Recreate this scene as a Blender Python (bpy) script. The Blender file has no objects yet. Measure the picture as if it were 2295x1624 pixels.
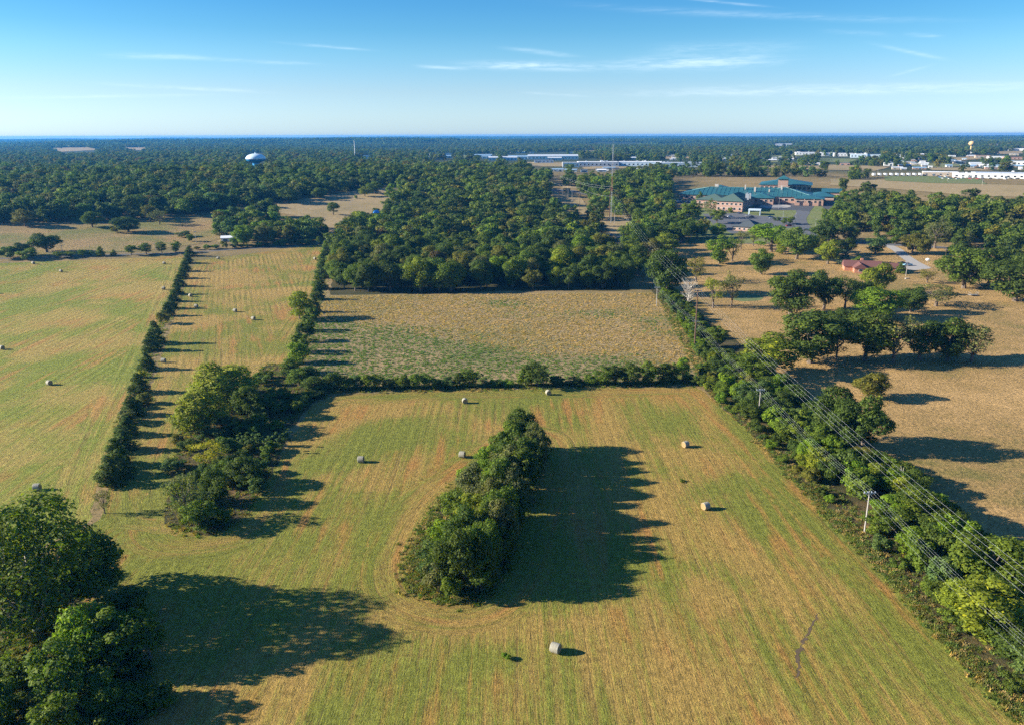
import bpy, math, random
import numpy as np
from mathutils import Vector, Matrix, geometry
random.seed(7); RNG = np.random.default_rng(7)
SC = bpy.context.scene
COL = SC.collection
# ------------------------------------------------------------------ camera, sky, sun, exposure
FPX, CAMH = 1780.0, 80.0                    # focal length and image centre on a 2295 x 1624 grid
TH = math.atan(509 / FPX); RO = math.radians(0.2)
cam = bpy.data.cameras.new('camera'); camo = bpy.data.objects.new('camera', cam); COL.objects.link(camo)
cam.sensor_width = 36; cam.lens = FPX / 2295 * 36; cam.clip_start = 1; cam.clip_end = 60000
camo.location = (0, 0, CAMH)
camo.rotation_euler = (Matrix.Rotation(math.pi / 2 - TH, 3, 'X') @ Matrix.Rotation(-RO, 3, 'Z')).to_euler()
SC.camera = camo
SUN_EL, SUN_SHIFT = math.radians(20.8), math.radians(.5)   # shadows fall towards +X, a little towards the viewer
sun = bpy.data.lights.new('sun', 'SUN'); suno = bpy.data.objects.new('sun', sun); COL.objects.link(suno)
sun.energy = 4.6; sun.angle = math.radians(0.5); sun.color = (1.0, 0.90, 0.74)
tosun = Vector((-math.cos(SUN_EL) * math.cos(SUN_SHIFT), math.cos(SUN_EL) * math.sin(SUN_SHIFT), math.sin(SUN_EL)))
suno.rotation_euler = tosun.to_track_quat('Z', 'Y').to_euler()
SC.view_settings.view_transform = 'Standard'; SC.view_settings.look = 'None'
SC.view_settings.gamma = 1; SC.view_settings.exposure = 1.5; SC.view_settings.use_curve_mapping = False
SC.cycles.use_denoising = False; SC.cycles.max_bounces = 6; SC.cycles.diffuse_bounces = 3
SC.cycles.transmission_bounces = 3; SC.cycles.volume_bounces = 0; SC.cycles.transparent_max_bounces = 4
SC.cycles.use_adaptive_sampling = True; SC.cycles.adaptive_threshold = 0.02
SC.cycles.caustics_reflective = False; SC.cycles.caustics_refractive = False

def pix_dir(px, py):
    a, b = px - 1147.5, py - 812
    u = a * math.cos(RO) - b * math.sin(RO); v = a * math.sin(RO) + b * math.cos(RO)
    return np.array([u, FPX * math.cos(TH) - v * math.sin(TH), -FPX * math.sin(TH) - v * math.cos(TH)])
def proj(x, y, z):
    zc = y * math.cos(TH) - (z - CAMH) * math.sin(TH); yc = y * math.sin(TH) + (z - CAMH) * math.cos(TH)
    zc = np.where(zc < 1, 1, zc)
    u = FPX * x / zc; v = -FPX * yc / zc
    return 1147.5 + u * math.cos(RO) + v * math.sin(RO), 812 - u * math.sin(RO) + v * math.cos(RO)

class NT:                                   # tiny node helper
    def __init__(s, tree): s.t = tree; s.t.nodes.clear()
    def n(s, typ, **kw):
        nd = s.t.nodes.new(typ)
        for k, v in kw.items(): setattr(nd, k, v)
        return nd
    def put(s, sock, v):
        if hasattr(v, 'is_output') or isinstance(v, bpy.types.NodeSocket): s.t.links.new(v, sock)
        else:
            if sock.type == 'RGBA' and len(v) == 3: v = (*v, 1)
            sock.default_value = v
    def m(s, op, a, b=None, c=None, clamp=False):
        nd = s.n('ShaderNodeMath', operation=op); nd.use_clamp = clamp
        s.put(nd.inputs[0], a)
        if b is not None: s.put(nd.inputs[1], b)
        if c is not None: s.put(nd.inputs[2], c)
        return nd.outputs[0]
    def mix(s, f, a, b, mode='MIX'):
        nd = s.n('ShaderNodeMix', data_type='RGBA', blend_type=mode); nd.clamp_factor = True
        s.put(nd.inputs[0], f); s.put(nd.inputs[6], a); s.put(nd.inputs[7], b); return nd.outputs[2]
    def noise(s, vec, scale, detail=4, rough=0.55, dist=0.0):
        nd = s.n('ShaderNodeTexNoise'); s.put(nd.inputs['Vector'], vec)
        nd.inputs['Scale'].default_value = scale; nd.inputs['Detail'].default_value = detail
        nd.inputs['Roughness'].default_value = rough; nd.inputs['Distortion'].default_value = dist
        return nd.outputs['Fac']
    def ramp(s, f, stops, interp='LINEAR'):
        nd = s.n('ShaderNodeValToRGB'); nd.color_ramp.interpolation = interp
        e = nd.color_ramp.elements
        while len(e) < len(stops): e.new(0.5)
        for i, (p, c) in enumerate(stops):
            e[i].position = p; e[i].color = c if len(c) == 4 else (*c, 1)
        s.put(nd.inputs[0], f); return nd.outputs[0]
    def sm(s, f, a, b):                     # smoothstep a..b
        nd = s.n('ShaderNodeMapRange', interpolation_type='SMOOTHSTEP')
        s.put(nd.inputs['Value'], f); nd.inputs['From Min'].default_value = a; nd.inputs['From Max'].default_value = b
        return nd.outputs['Result']
    def scalev(s, v, xyz, loc=(0, 0, 0)):
        nd = s.n('ShaderNodeMapping'); s.put(nd.inputs['Vector'], v)
        nd.inputs['Scale'].default_value = xyz; nd.inputs['Location'].default_value = loc; return nd.outputs[0]

world = bpy.data.worlds.new('World'); SC.world = world; world.use_nodes = True
N = NT(world.node_tree)
tc = N.n('ShaderNodeTexCoord').outputs['Generated']
sky = N.n('ShaderNodeTexSky', sky_type='NISHITA'); sky.sun_disc = False
sky.sun_elevation = SUN_EL; sky.sun_rotation = math.atan2(tosun.x, tosun.y); sky.air_density = 1.0; sky.dust_density = 0.3; sky.ozone_density = 2.5
sep = N.n('ShaderNodeSeparateXYZ'); N.put(sep.inputs[0], tc)
az = N.m('ARCTAN2', sep.outputs[0], sep.outputs[1]); el = N.m('ARCSINE', sep.outputs[2])
# clear-air colour by elevation: pale at the horizon, deep blue from about ten degrees up
elf = N.m('DIVIDE', el, 1.5708, clamp=True)
tint = N.ramp(elf, [(0.0, (0.44, 0.62, 1.02)), (0.003, (0.44, 0.62, 1.02)), (0.014, (0.44, 0.59, 0.90)), (0.032, (0.40, 0.52, 0.73)), (0.058, (0.285, 0.49, 0.655)), (0.074, (0.205, 0.44, 0.61)), (0.092, (0.16, 0.405, 0.60)), (0.2, (0.10, 0.34, 0.57)), (0.5, (0.20, 0.43, 0.64)), (1.0, (0.26, 0.50, 0.70))])
skyc = N.mix(1.0, sky.outputs[0], tint, 'MULTIPLY')
cv = N.n('ShaderNodeCombineXYZ'); N.put(cv.inputs[0], az); N.put(cv.inputs[1], el)
nz1 = N.noise(N.scalev(cv.outputs[0], (14, 160, 1)), 1.0, 6, 0.62, 0.6)
nz2 = N.noise(N.scalev(cv.outputs[0], (60, 420, 1), (3, 1, 0)), 1.0, 4, 0.6, 0.3)
nzz = N.sm(N.m('ADD', N.m('MULTIPLY', nz1, 0.65), N.m('MULTIPLY', nz2, 0.35)), 0.36, 0.66)
tot = None
for (x0, y0, x1, y1, th, st) in [(1050, 146, 1360, 150, 9, .85), (1380, 146, 1740, 134, 14, .8), (940, 149, 1045, 155, 4, .6), (1470, 112, 1780, 104, 13, .30),
        (1135, 108, 1300, 128, 5, .40), (240, 124, 450, 128, 6, .35), (380, 128, 700, 144, 4, .42), (640, 97, 820, 112, 3, .45),
        (250, 189, 600, 207, 4, .42), (0, 220, 480, 212, 3.5, .3), (1370, 210, 2400, 194, 8, .50), (1500, 196, 2400, 186, 6, .30), (1180, 208, 1310, 216, 2.5, .3),
        (1540, -2, 1720, 15, 2.5, .5), (1330, 14, 2100, 46, 7, .28), (2030, 77, 2110, 82, 4, .35), (1960, 100, 2120, 134, 4, .35), (2000, 170, 2090, 146, 3, .3), (1850, 70, 1990, 78, 5, .22)]:
    d0, d1 = pix_dir(x0, y0), pix_dir(x1, y1)
    a0, e0 = math.atan2(d0[0], d0[1]), math.asin(d0[2] / np.linalg.norm(d0)); a1, e1 = math.atan2(d1[0], d1[1]), math.asin(d1[2] / np.linalg.norm(d1))
    ca, ce, ha = (a0 + a1) / 2, (e0 + e1) / 2, (a1 - a0) / 2
    u = N.m('SUBTRACT', az, ca); un = N.m('DIVIDE', u, ha * 1.05)
    v = N.m('SUBTRACT', N.m('SUBTRACT', el, ce), N.m('MULTIPLY', u, (e1 - e0) / (a1 - a0))); vn = N.m('DIVIDE', v, th / FPX)
    q = N.m('ADD', N.m('POWER', N.m('ABSOLUTE', un), 3.0), N.m('MULTIPLY', vn, vn))
    g = N.m('MULTIPLY', N.m('EXPONENT', N.m('MULTIPLY', q, -1.4)), st)
    tot = g if tot is None else N.m('ADD', tot, g)
cm = N.m('MULTIPLY', tot, N.m('MULTIPLY_ADD', nzz, 0.48, 0.09), clamp=True)
bg = N.n('ShaderNodeBackground'); N.put(bg.inputs[0], N.mix(cm, skyc, (4.1, 4.8, 5.2))); bg.inputs[1].default_value = 0.10
wo = N.n('ShaderNodeOutputWorld'); N.t.links.new(bg.outputs[0], wo.inputs[0])

# ------------------------------------------------------------------ terrain
def sstep(v, a, b):
    t = np.clip((v - a) / (b - a), 0, 1); return t * t * (3 - 2 * t)
def T(x, y):
    x = np.asarray(x, float); y = np.asarray(y, float)
    r = np.hypot(x, y)
    z = 26 * sstep(r, 455, 1050)
    z = z + 5 * np.exp(-(((x + 330) / 260) ** 2 + ((y - 930) / 260) ** 2))
    f = sstep(r, 1000, 3000)
    z = z + f * (5 * np.sin(x / 610 + 1.1) * np.sin(y / 830 + .4) + 3.5 * np.sin(x / 290 + y / 500))
    z = z + 30 * np.exp(-(((x + 1300) / 1500) ** 2 + ((y - 5000) / 650) ** 2)) + 14 * np.exp(-(((x - 2400) / 2500) ** 2 + ((y - 6500) / 700) ** 2))
    z = z - 7 * np.exp(-(((x + 1700) / 600) ** 2 + ((y - 2900) / 500) ** 2))
    return z + sstep(r, 9000, 15500) * (13 + 6 * np.sin(x / 2100 + 2))
def W(px, py):                               # ground point seen at a pixel
    d = pix_dir(px, py); d = d / np.linalg.norm(d)
    t = 60.0; last = t
    while t < 20000:
        p = d * t
        if CAMH + p[2] < T(p[0], p[1]): break
        last = t; t *= 1.012; 
    a, b = last, t
    for _ in range(30):
        m = (a + b) / 2; p = d * m
        if CAMH + p[2] < T(p[0], p[1]): b = m
        else: a = m
    p = d * a
    return Vector((p[0], p[1], float(T(p[0], p[1]))))
def height_at(P, py):                        # height above P of a point standing over P that shows at row py
    z = float(P.z); lo, hi = -5, 150
    for _ in range(40):
        m = (lo + hi) / 2
        if proj(P.x, P.y, z + m)[1] > py: lo = m
        else: hi = m
    return lo
def mpp(P): return math.hypot(math.hypot(P.x, P.y), CAMH - P.z) / FPX * 1.0   # metres per pixel
def inpoly(px, py, poly):
    px = np.asarray(px, float); py = np.asarray(py, float); r = np.zeros(px.shape, bool); n = len(poly)
    for i in range(n):
        x0, y0 = poly[i]; x1, y1 = poly[(i + 1) % n]
        if y0 == y1: continue
        c = ((y0 > py) != (y1 > py)) & (px < (x1 - x0) * (py - y0) / (y1 - y0) + x0); r ^= c
    return r

# ------------------------------------------------------------------ object helpers
def mesh_np(name, V, Fs, mats, midx=None, attr=None, smooth=False):
    """V (n,3); Fs (m,k) same-size faces or list of arrays"""
    me = bpy.data.meshes.new(name)
    groups = Fs if isinstance(Fs, list) else [Fs]
    groups = [np.asarray(g, np.int32) for g in groups if len(g)]
    V = np.asarray(V, np.float32)
    me.vertices.add(len(V)); me.vertices.foreach_set('co', V.ravel())
    loops = np.concatenate([g.ravel() for g in groups]); tot = np.concatenate([np.full(len(g), g.shape[1], np.int32) for g in groups])
    start = np.concatenate([[0], np.cumsum(tot)[:-1]]).astype(np.int32)
    me.loops.add(len(loops)); me.loops.foreach_set('vertex_index', loops)
    me.polygons.add(len(tot)); me.polygons.foreach_set('loop_start', start); me.polygons.foreach_set('loop_total', tot)
    for m in mats: me.materials.append(m)
    if midx is not None: me.polygons.foreach_set('material_index', np.asarray(midx, np.int32))
    if smooth: me.polygons.foreach_set('use_smooth', np.ones(len(tot), bool))
    if attr:
        for k, (dom, typ, data) in attr.items():
            a = me.attributes.new(k, typ, dom)
            a.data.foreach_set('value' if typ == 'FLOAT' else 'vector' if typ == 'FLOAT_VECTOR' else 'color', np.asarray(data, np.float32).ravel())
    me.update(calc_edges=True); me.validate()
    return me
def tag(o, label=None, cat=None, group=None, kind=None):
    if label: o['label'] = label
    if cat: o['category'] = cat
    if group: o['group'] = group
    if kind: o['kind'] = kind
    return o
def link(name, me, parent=None, loc=None, rz=0, scale=None):
    o = bpy.data.objects.new(name, me); COL.objects.link(o)
    if parent is not None: o.parent = parent
    if loc is not None: o.location = loc
    if rz: o.rotation_euler = (0, 0, rz)
    if scale is not None: o.scale = scale if hasattr(scale, '__len__') else (scale,) * 3
    return o
def empty(name, loc, rz, label, cat, group=None):
    return tag(link(name, None, None, loc, rz), label, cat, group)

class MB:                                    # collects solids into one mesh
    def __init__(s): s.v = []; s.f = []; s.m = []
    def add(s, vs, fs, m=0):
        b = len(s.v); s.v += [tuple(v) for v in vs]; s.f += [tuple(i + b for i in f) for f in fs]; s.m += [m] * len(fs)
    def box(s, x0, y0, z0, x1, y1, z1, m=0):
        s.add([(x0, y0, z0), (x1, y0, z0), (x1, y1, z0), (x0, y1, z0), (x0, y0, z1), (x1, y0, z1), (x1, y1, z1), (x0, y1, z1)],
              [(0, 3, 2, 1), (4, 5, 6, 7), (0, 1, 5, 4), (1, 2, 6, 5), (2, 3, 7, 6), (3, 0, 4, 7)], m)
    def tube(s, pts, rs, n=8, m=0, cap=True):
        pts = [Vector(p) for p in pts]; b = len(s.v); k = len(pts)
        for i, p in enumerate(pts):
            d = (pts[min(i + 1, k - 1)] - pts[max(i - 1, 0)]).normalized()
            a = d.orthogonal().normalized() if abs(d.z) < .95 else (Vector((1, 0, 0)) - d * d.x).normalized()
            c = d.cross(a); r = rs[i] if hasattr(rs, '__len__') else rs
            for j in range(n):
                t = 2 * math.pi * j / n; s.v.append(tuple(p + a * math.cos(t) * r + c * math.sin(t) * r))
        for i in range(k - 1):
            for j in range(n):
                s.f.append((b + i * n + j, b + i * n + (j + 1) % n, b + (i + 1) * n + (j + 1) % n, b + (i + 1) * n + j)); s.m.append(m)
        if cap:
            s.f.append(tuple(b + j for j in range(n))[::-1]); s.m.append(m); s.f.append(tuple(b + (k - 1) * n + j for j in range(n))); s.m.append(m)
    def lathe(s, prof, n=24, m=0, c=(0, 0)):
        b = len(s.v)
        for r, z in prof:
            for j in range(n):
                t = 2 * math.pi * j / n; s.v.append((c[0] + r * math.cos(t), c[1] + r * math.sin(t), z))
        for i in range(len(prof) - 1):
            for j in range(n):
                s.f.append((b + i * n + j, b + i * n + (j + 1) % n, b + (i + 1) * n + (j + 1) % n, b + (i + 1) * n + j)); s.m.append(m)
    def mesh(s, name, mats, smooth=False):
        me = bpy.data.meshes.new(name); me.from_pydata(s.v, [], s.f)
        for m in (mats if isinstance(mats, (list, tuple)) else [mats]): me.materials.append(m)
        me.polygons.foreach_set('material_index', s.m)
        if smooth: me.polygons.foreach_set('use_smooth', [True] * len(s.f))
        me.update(); return me
    def build(s, name, mats, parent=None, loc=None, rz=0, smooth=False): return link(name, s.mesh(name, mats, smooth), parent, loc, rz)

# ------------------------------------------------------------------ materials
def mat(name, fn):
    m = bpy.data.materials.new(name); m.use_nodes = True; n = NT(m.node_tree)
    out = n.n('ShaderNodeOutputMaterial'); sh = fn(n); n.t.links.new(sh, out.inputs[0]); return m
def bsdf(n, col, rough=0.8, metal=0.0, spec=0.3, nrm=None):
    b = n.n('ShaderNodeBsdfPrincipled'); n.put(b.inputs['Base Color'], col); n.put(b.inputs['Roughness'], rough)
    b.inputs['Metallic'].default_value = metal; b.inputs['Specular IOR Level'].default_value = spec
    if nrm is not None: n.put(b.inputs['Normal'], nrm)
    return b.outputs[0]
def bump(n, h, strength=0.5, dist=0.1):
    b = n.n('ShaderNodeBump'); b.inputs['Strength'].default_value = strength; b.inputs['Distance'].default_value = dist; n.put(b.inputs['Height'], h); return b.outputs[0]
def pos(n): return n.n('ShaderNodeNewGeometry').outputs['Position']
def attr(n, name, typ='GEOMETRY', out='Fac'):
    a = n.n('ShaderNodeAttribute', attribute_name=name, attribute_type=typ); return a.outputs[out]
def plain(name, col, rough=0.6, metal=0, var=0.18, scale=1.5, spec=0.3):
    def fn(n):
        o = n.n('ShaderNodeTexCoord').outputs['Object']
        f = n.noise(o, scale, 5, 0.6); c = n.mix(n.m('MULTIPLY', n.m('ABSOLUTE', n.m('SUBTRACT', f, .5)), 2.4), col, tuple(v * (1 - var * 2.2) for v in col))
        return bsdf(n, c, rough, metal, spec)
    return mat(name, fn)
def hue(n):                                   # per-leaf variation
    lv = attr(n, 'lv'); return lv
def leaf_mat(name, inst):
    def fn(n):
        if inst: base = attr(n, 'tint', 'INSTANCER', 'Color')
        else: base = n.n('ShaderNodeObjectInfo').outputs['Color']
        lv = hue(n)
        c = n.mix(1.0, base, n.ramp(lv, [(0, (.62, .66, .7)), (.5, (.98, 1, .9)), (.85, (1.35, 1.3, .9)), (1, (1.9, 1.6, .7))]), 'MULTIPLY')
        p = pos(n); f = n.noise(p, 0.22, 3, .6)
        c = n.mix(1.0, c, n.ramp(f, [(.3, (.78, .84, .9)), (.7, (1.2, 1.12, .95))]), 'MULTIPLY')
        d = bsdf(n, c, .65, 0, .12)
        t = n.n('ShaderNodeBsdfTranslucent'); n.put(t.inputs[0], n.mix(1.0, c, (1.1, 1.3, .45), 'MULTIPLY'))
        mx = n.n('ShaderNodeMixShader'); mx.inputs[0].default_value = .34; n.t.links.new(d, mx.inputs[1]); n.t.links.new(t.outputs[0], mx.inputs[2])
        return mx.outputs[0]
    return mat(name, fn)
LEAF = leaf_mat('leaves', False); LEAFI = leaf_mat('woodland leaves', True)
BARK = plain('bark', (.16, .125, .095), .9, 0, .3, 3); PALEBARK = plain('pale bark', (.52, .48, .42), .85, 0, .3, 2)

def mown(name, green, tan, rust, gmix=0.5, period=2.7, seed=0.0):
    def fn(n):
        rc = attr(n, 'row', 'GEOMETRY', 'Vector'); p = pos(n)
        sp = n.n('ShaderNodeSeparateXYZ'); n.put(sp.inputs[0], rc)
        big = n.noise(n.scalev(p, (1, 1, 1), (seed, seed * 2, 0)), 0.020, 4, .55, .5)
        mid = n.noise(n.scalev(rc, (.16, .022, 1), (seed, 0, 0)), 1.0, 4, .6)
        row = n.noise(n.scalev(rc, (1.25, .014, 1), (seed, 5, 0)), 1.0, 5, .8)       # swaths of uneven width
        fine = n.noise(n.scalev(rc, (3.4, .55, 1)), 1.0, 4, .75, .8)
        gr = n.noise(p, 3.6, 3, .7); gr2 = n.noise(p, .8, 5, .66, .4)
        wob = n.m('MULTIPLY', n.noise(p, .11, 3, .5), 1.1)
        wave = n.m('SINE', n.m('MULTIPLY', n.m('ADD', sp.outputs[0], wob), 2 * math.pi / period))
        wave = n.m('MULTIPLY', wave, n.sm(n.noise(p, .03, 3, .6), .35, .7))
        s = n.m('ADD', n.m('MULTIPLY', big, 2.4), n.m('ADD', n.m('MULTIPLY', mid, 1.1), n.m('MULTIPLY', row, 1.35)))
        s = n.m('ADD', s, n.m('ADD', n.m('MULTIPLY', fine, .30), n.m('MULTIPLY', gr2, .5)))
        s = n.m('ADD', s, n.m('MULTIPLY', wave, .04))
        g = n.sm(s, 2.53 + .45 * (gmix - .5) * -2, 3.05 + .45 * (gmix - .5) * -2)
        c = n.mix(g, tan, green)
        rs = n.sm(n.m('ADD', n.noise(n.scalev(rc, (.3, .02, 1), (9, seed, 0)), 1.0, 4, .6), n.m('MULTIPLY', n.noise(n.scalev(p, (1, 1, 1), (4, 9, 0)), .035, 3, .5), .8)), .92, 1.14)
        c = n.mix(n.m('MULTIPLY', rs, .8), c, rust)
        dk = n.m('ADD', n.m('MULTIPLY', n.sm(fine, .30, .58), .5), n.m('MULTIPLY', n.sm(gr, .3, .62), .5))
        c = n.mix(1.0, c, n.ramp(dk, [(0, (.22, .25, .22)), (.45, (.78, .80, .76)), (1, (1.5, 1.45, 1.25))]), 'MULTIPLY')  # low spots darkened: micro-shadow between the grass painted into the colour
        tr = n.sm(row, .42, .35)
        c = n.mix(n.m('MULTIPLY', tr, .62), c, (.06, .065, .025))
        c = n.mix(1.0, c, n.ramp(gr2, [(.3, (.66, .68, .62)), (.7, (1.28, 1.25, 1.2))]), 'MULTIPLY')
        h = n.m('ADD', n.m('MULTIPLY', gr, .55), n.m('ADD', n.m('MULTIPLY', fine, .5), n.m('ADD', n.m('MULTIPLY', wave, .14), n.m('MULTIPLY', row, .5))))
        return bsdf(n, c, .95, 0, .1, bump(n, h, 1.0, .42))
    return mat(name, fn)
def rough_grass(name, a, b, c3, sc=1.0, bst=.8):
    def fn(n):
        p = pos(n)
        big = n.noise(p, .018 * sc, 5, .6, .4); mid = n.noise(p, .12 * sc, 5, .65, .5); fi = n.noise(p, .9 * sc, 6, .72, .5); ff = n.noise(p, 4.5, 3, .7)
        s = n.m('ADD', n.m('MULTIPLY', big, 1.3), n.m('ADD', n.m('MULTIPLY', mid, .8), n.m('MULTIPLY', fi, .5)))
        c = n.ramp(n.m('MULTIPLY', s, .5), [(.42, a), (.62, b), (.82, c3)])
        c = n.mix(1.0, c, n.ramp(fi, [(.32, (.5, .52, .52)), (.5, (.95, .96, .95)), (.7, (1.28, 1.25, 1.2))]), 'MULTIPLY')
        c = n.mix(1.0, c, n.ramp(ff, [(.3, (.7, .7, .7)), (.7, (1.25, 1.25, 1.2))]), 'MULTIPLY')
        h = n.m('ADD', n.m('MULTIPLY', fi, 1.0), n.m('MULTIPLY', ff, .35))
        return bsdf(n, c, .95, 0, .1, bump(n, h, bst, .45))
    return mat(name, fn)
M_GROUND = rough_grass('rough ground', (.19, .115, .055), (.10, .085, .035), (.045, .06, .022))
M_MAIN = mown('mown hay field', (.155, .168, .034), (.295, .200, .066), (.32, .158, .056), .52, 2.7, 0)
M_LEFT = mown('mown hay field left', (.178, .205, .042), (.315, .238, .082), (.335, .185, .070), .50, 3.2, 17)
M_STRIP = mown('mown hay strip', (.168, .175, .038), (.32, .220, .078), (.335, .175, .066), .44, 2.7, 0)
M_FAR = mown('far mown field', (.165, .165, .06), (.29, .21, .105), (.31, .19, .10), .48, 4.0, 77)
M_MEADOW = rough_grass('unmown meadow', (.14, .165, .06), (.28, .215, .105), (.40, .275, .15))
M_PASTURE = rough_grass('dry pasture', (.17, .16, .048), (.36, .235, .095), (.54, .345, .15), 1.1, 1.0)
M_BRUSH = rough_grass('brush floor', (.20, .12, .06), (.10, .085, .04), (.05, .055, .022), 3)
M_TAN = rough_grass('stubble', (.30, .22, .115), (.36, .27, .145), (.25, .20, .10), .6, .3)
M_GREENF = rough_grass('green field', (.13, .17, .06), (.17, .20, .075), (.20, .19, .09), .5, .3)
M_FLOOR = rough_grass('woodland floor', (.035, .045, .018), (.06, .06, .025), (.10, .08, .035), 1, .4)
M_SOIL = plain('bare eroded soil', (.12, .085, .05), .95, 0, .45, 2.5); M_ROAD = plain('asphalt', (.115, .12, .13), .85, 0, .12, .3); M_CONC = plain('pale concrete', (.36, .34, .31), .85, 0, .1, .4)
M_LOT = plain('parking asphalt', (.075, .08, .09), .85, 0, .15, .3); M_DIRT = plain('bare red earth', (.38, .20, .11), .95, 0, .2, .4)
M_PAINT = plain('white road paint', (.7, .7, .68), .7, 0, .05)
def mat_pond(n):
    p = pos(n); f = n.noise(p, .35, 4, .6); c = n.mix(n.sm(f, .3, .6), (.08, .10, .05), (.16, .20, .075)); return bsdf(n, c, .8, 0, .1)
M_POND = mat('pond scum', mat_pond)
def mat_roof(name, col, pitch=.6):
    def fn(n):
        o = n.n('ShaderNodeTexCoord').outputs['Object']; f = n.noise(o, .25, 4, .6)
        c = n.mix(n.sm(f, .35, .7), col, tuple(v * 1.25 for v in col)); return bsdf(n, c, .42, .0, .5)
    return mat(name, fn)
M_TEAL = mat_roof('teal metal roof', (.026, .105, .115)); M_GREENR = plain('grey green shingles', (.075, .125, .105), .8); M_DARKR = plain('charcoal shingles', (.075, .09, .10), .8)
M_BRNR = plain('brown red shingles', (.16, .072, .062), .85); M_SEAM = plain('roof ridge cap', (.10, .24, .25), .5); M_REDR = plain('rust red roof', (.3, .12, .09), .8)
def mat_brick(name, a, b, mortar, sc):
    def fn(n):
        o = n.n('ShaderNodeTexCoord').outputs['Object']; br = n.n('ShaderNodeTexBrick'); 
        sp = n.n('ShaderNodeSeparateXYZ'); n.put(sp.inputs[0], o); cb = n.n('ShaderNodeCombineXYZ')
        n.put(cb.inputs[0], n.m('ADD', sp.outputs[0], sp.outputs[1])); n.put(cb.inputs[1], sp.outputs[2]); n.put(br.inputs['Vector'], cb.outputs[0])
        n.put(br.inputs['Color1'], a); n.put(br.inputs['Color2'], b); n.put(br.inputs['Mortar'], mortar); br.inputs['Scale'].default_value = sc
        return bsdf(n, br.outputs[0], .9, 0, .2)
    return mat(name, fn)
M_BRICK = mat_brick('pinkish brick', (.36, .20, .15), (.44, .26, .19), (.45, .38, .33), 2.2); M_BRICKO = mat_brick('orange red brick', (.40, .165, .095), (.46, .21, .12), (.42, .25, .18), 4)
M_BAND = plain('cream stone band', (.55, .48, .42), .8); M_GLASS = plain('dark window glass', (.02, .028, .035), .12, 0, .1, 1, .6); M_WHITE = plain('white painted metal', (.72, .74, .76), .5, 0, .06)
M_WALLW = plain('white wall panels', (.80, .80, .78), .6, 0, .08, .2); M_WALLB = plain('pale blue wall panels', (.55, .66, .76), .6, 0, .08, .2); M_WALLT = plain('tan wall panels', (.42, .35, .27), .7, 0, .1, .2)
M_ROOFG = plain('pale grey metal roof', (.58, .62, .66), .45, 0, .1, .1); M_ROOFD = plain('dark flat roof', (.10, .13, .16), .7, 0, .1, .1); M_ROOFB = plain('light blue metal roof', (.28, .42, .56), .45, 0, .1, .1); M_ROOFW = plain('white membrane roof', (.82, .83, .84), .6, 0, .08, .1)
M_WOOD = plain('brown treated pole', (.13, .075, .055), .85, 0, .2, 2); M_GREYW = plain('weathered grey pole', (.42, .39, .36), .85, 0, .2, 2); M_METAL = plain('galvanised steel', (.45, .47, .5), .4, .6, .1, 2)
M_WIRE = plain('aluminium cable', (.42, .44, .48), .6, 0, .03, 1, .3); M_INS = plain('porcelain insulator', (.30, .36, .46), .25, 0, .1)
M_TIRE = plain('black rubber', (.02, .02, .02), .8); M_RED = plain('red banding', (.5, .07, .05), .5); M_YELL = plain('ochre tank paint', (.62, .44, .20), .5, 0, .08, .1)
M_TANK = plain('white tank paint', (.62, .76, .84), .35, 0, .06, .05); M_TANKB = plain('blue tank paint', (.02, .25, .58), .35, 0, .06, .1); M_TARP = plain('blue tarpaulin', (.03, .22, .6), .5)

# ------------------------------------------------------------------ ground and fields
rr = [0.0] + list(20 * 1.02 ** np.arange(0, 340)); rr = [r for r in rr if r < 16000] + [16000.0]
an = np.concatenate([np.radians(np.arange(-60, 60, .6)), np.radians(np.arange(60, 300, 5))])
R_, A_ = np.meshgrid(rr[1:], an, indexing='ij'); gx = R_ * np.sin(A_); gy = R_ * np.cos(A_)
V = np.stack([gx, gy, T(gx, gy)], -1).reshape(-1, 3); na = len(an); nr = len(rr) - 1
i, j = np.meshgrid(np.arange(nr - 1), np.arange(na), indexing='ij'); j2 = (j + 1) % na
Fq = np.stack([i * na + j, i * na + j2, (i + 1) * na + j2, (i + 1) * na + j], -1).reshape(-1, 4)[:, ::-1]
V = np.vstack([V, [[0, 0, 0]]]); c0 = len(V) - 1
Ft = np.stack([np.full(na, c0), np.arange(na), (np.arange(na) + 1) % na], -1)[:, ::-1]
def mat_gnd(n):
    p = pos(n); d = n.n('ShaderNodeVectorMath', operation='LENGTH'); n.put(d.inputs[0], p)
    big = n.noise(p, .018, 5, .6, .4); mid = n.noise(p, .12, 5, .65, .5); fi = n.noise(p, .9, 6, .72, .5)
    s = n.m('ADD', n.m('MULTIPLY', big, 1.3), n.m('ADD', n.m('MULTIPLY', mid, .8), n.m('MULTIPLY', fi, .5)))
    c = n.ramp(n.m('MULTIPLY', s, .5), [(.42, (.12, .125, .045)), (.62, (.23, .17, .075)), (.82, (.34, .24, .12))])
    c = n.mix(1.0, c, n.ramp(fi, [(.32, (.5, .52, .52)), (.5, (.95, .96, .95)), (.7, (1.28, 1.25, 1.2))]), 'MULTIPLY')
    fr = n.noise(p, .05, 4, .6); fc = n.mix(fr, (.03, .05, .02), (.06, .07, .03))
    c = n.mix(n.sm(d.outputs['Value'], 1050, 1500), c, fc)
    return bsdf(n, c, .95, 0, .1, bump(n, fi, .6, .4))
g = tag(link('ground', mesh_np('ground', V, [Fq, Ft], [mat('open ground', mat_gnd)], smooth=True)), kind='structure')

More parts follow.
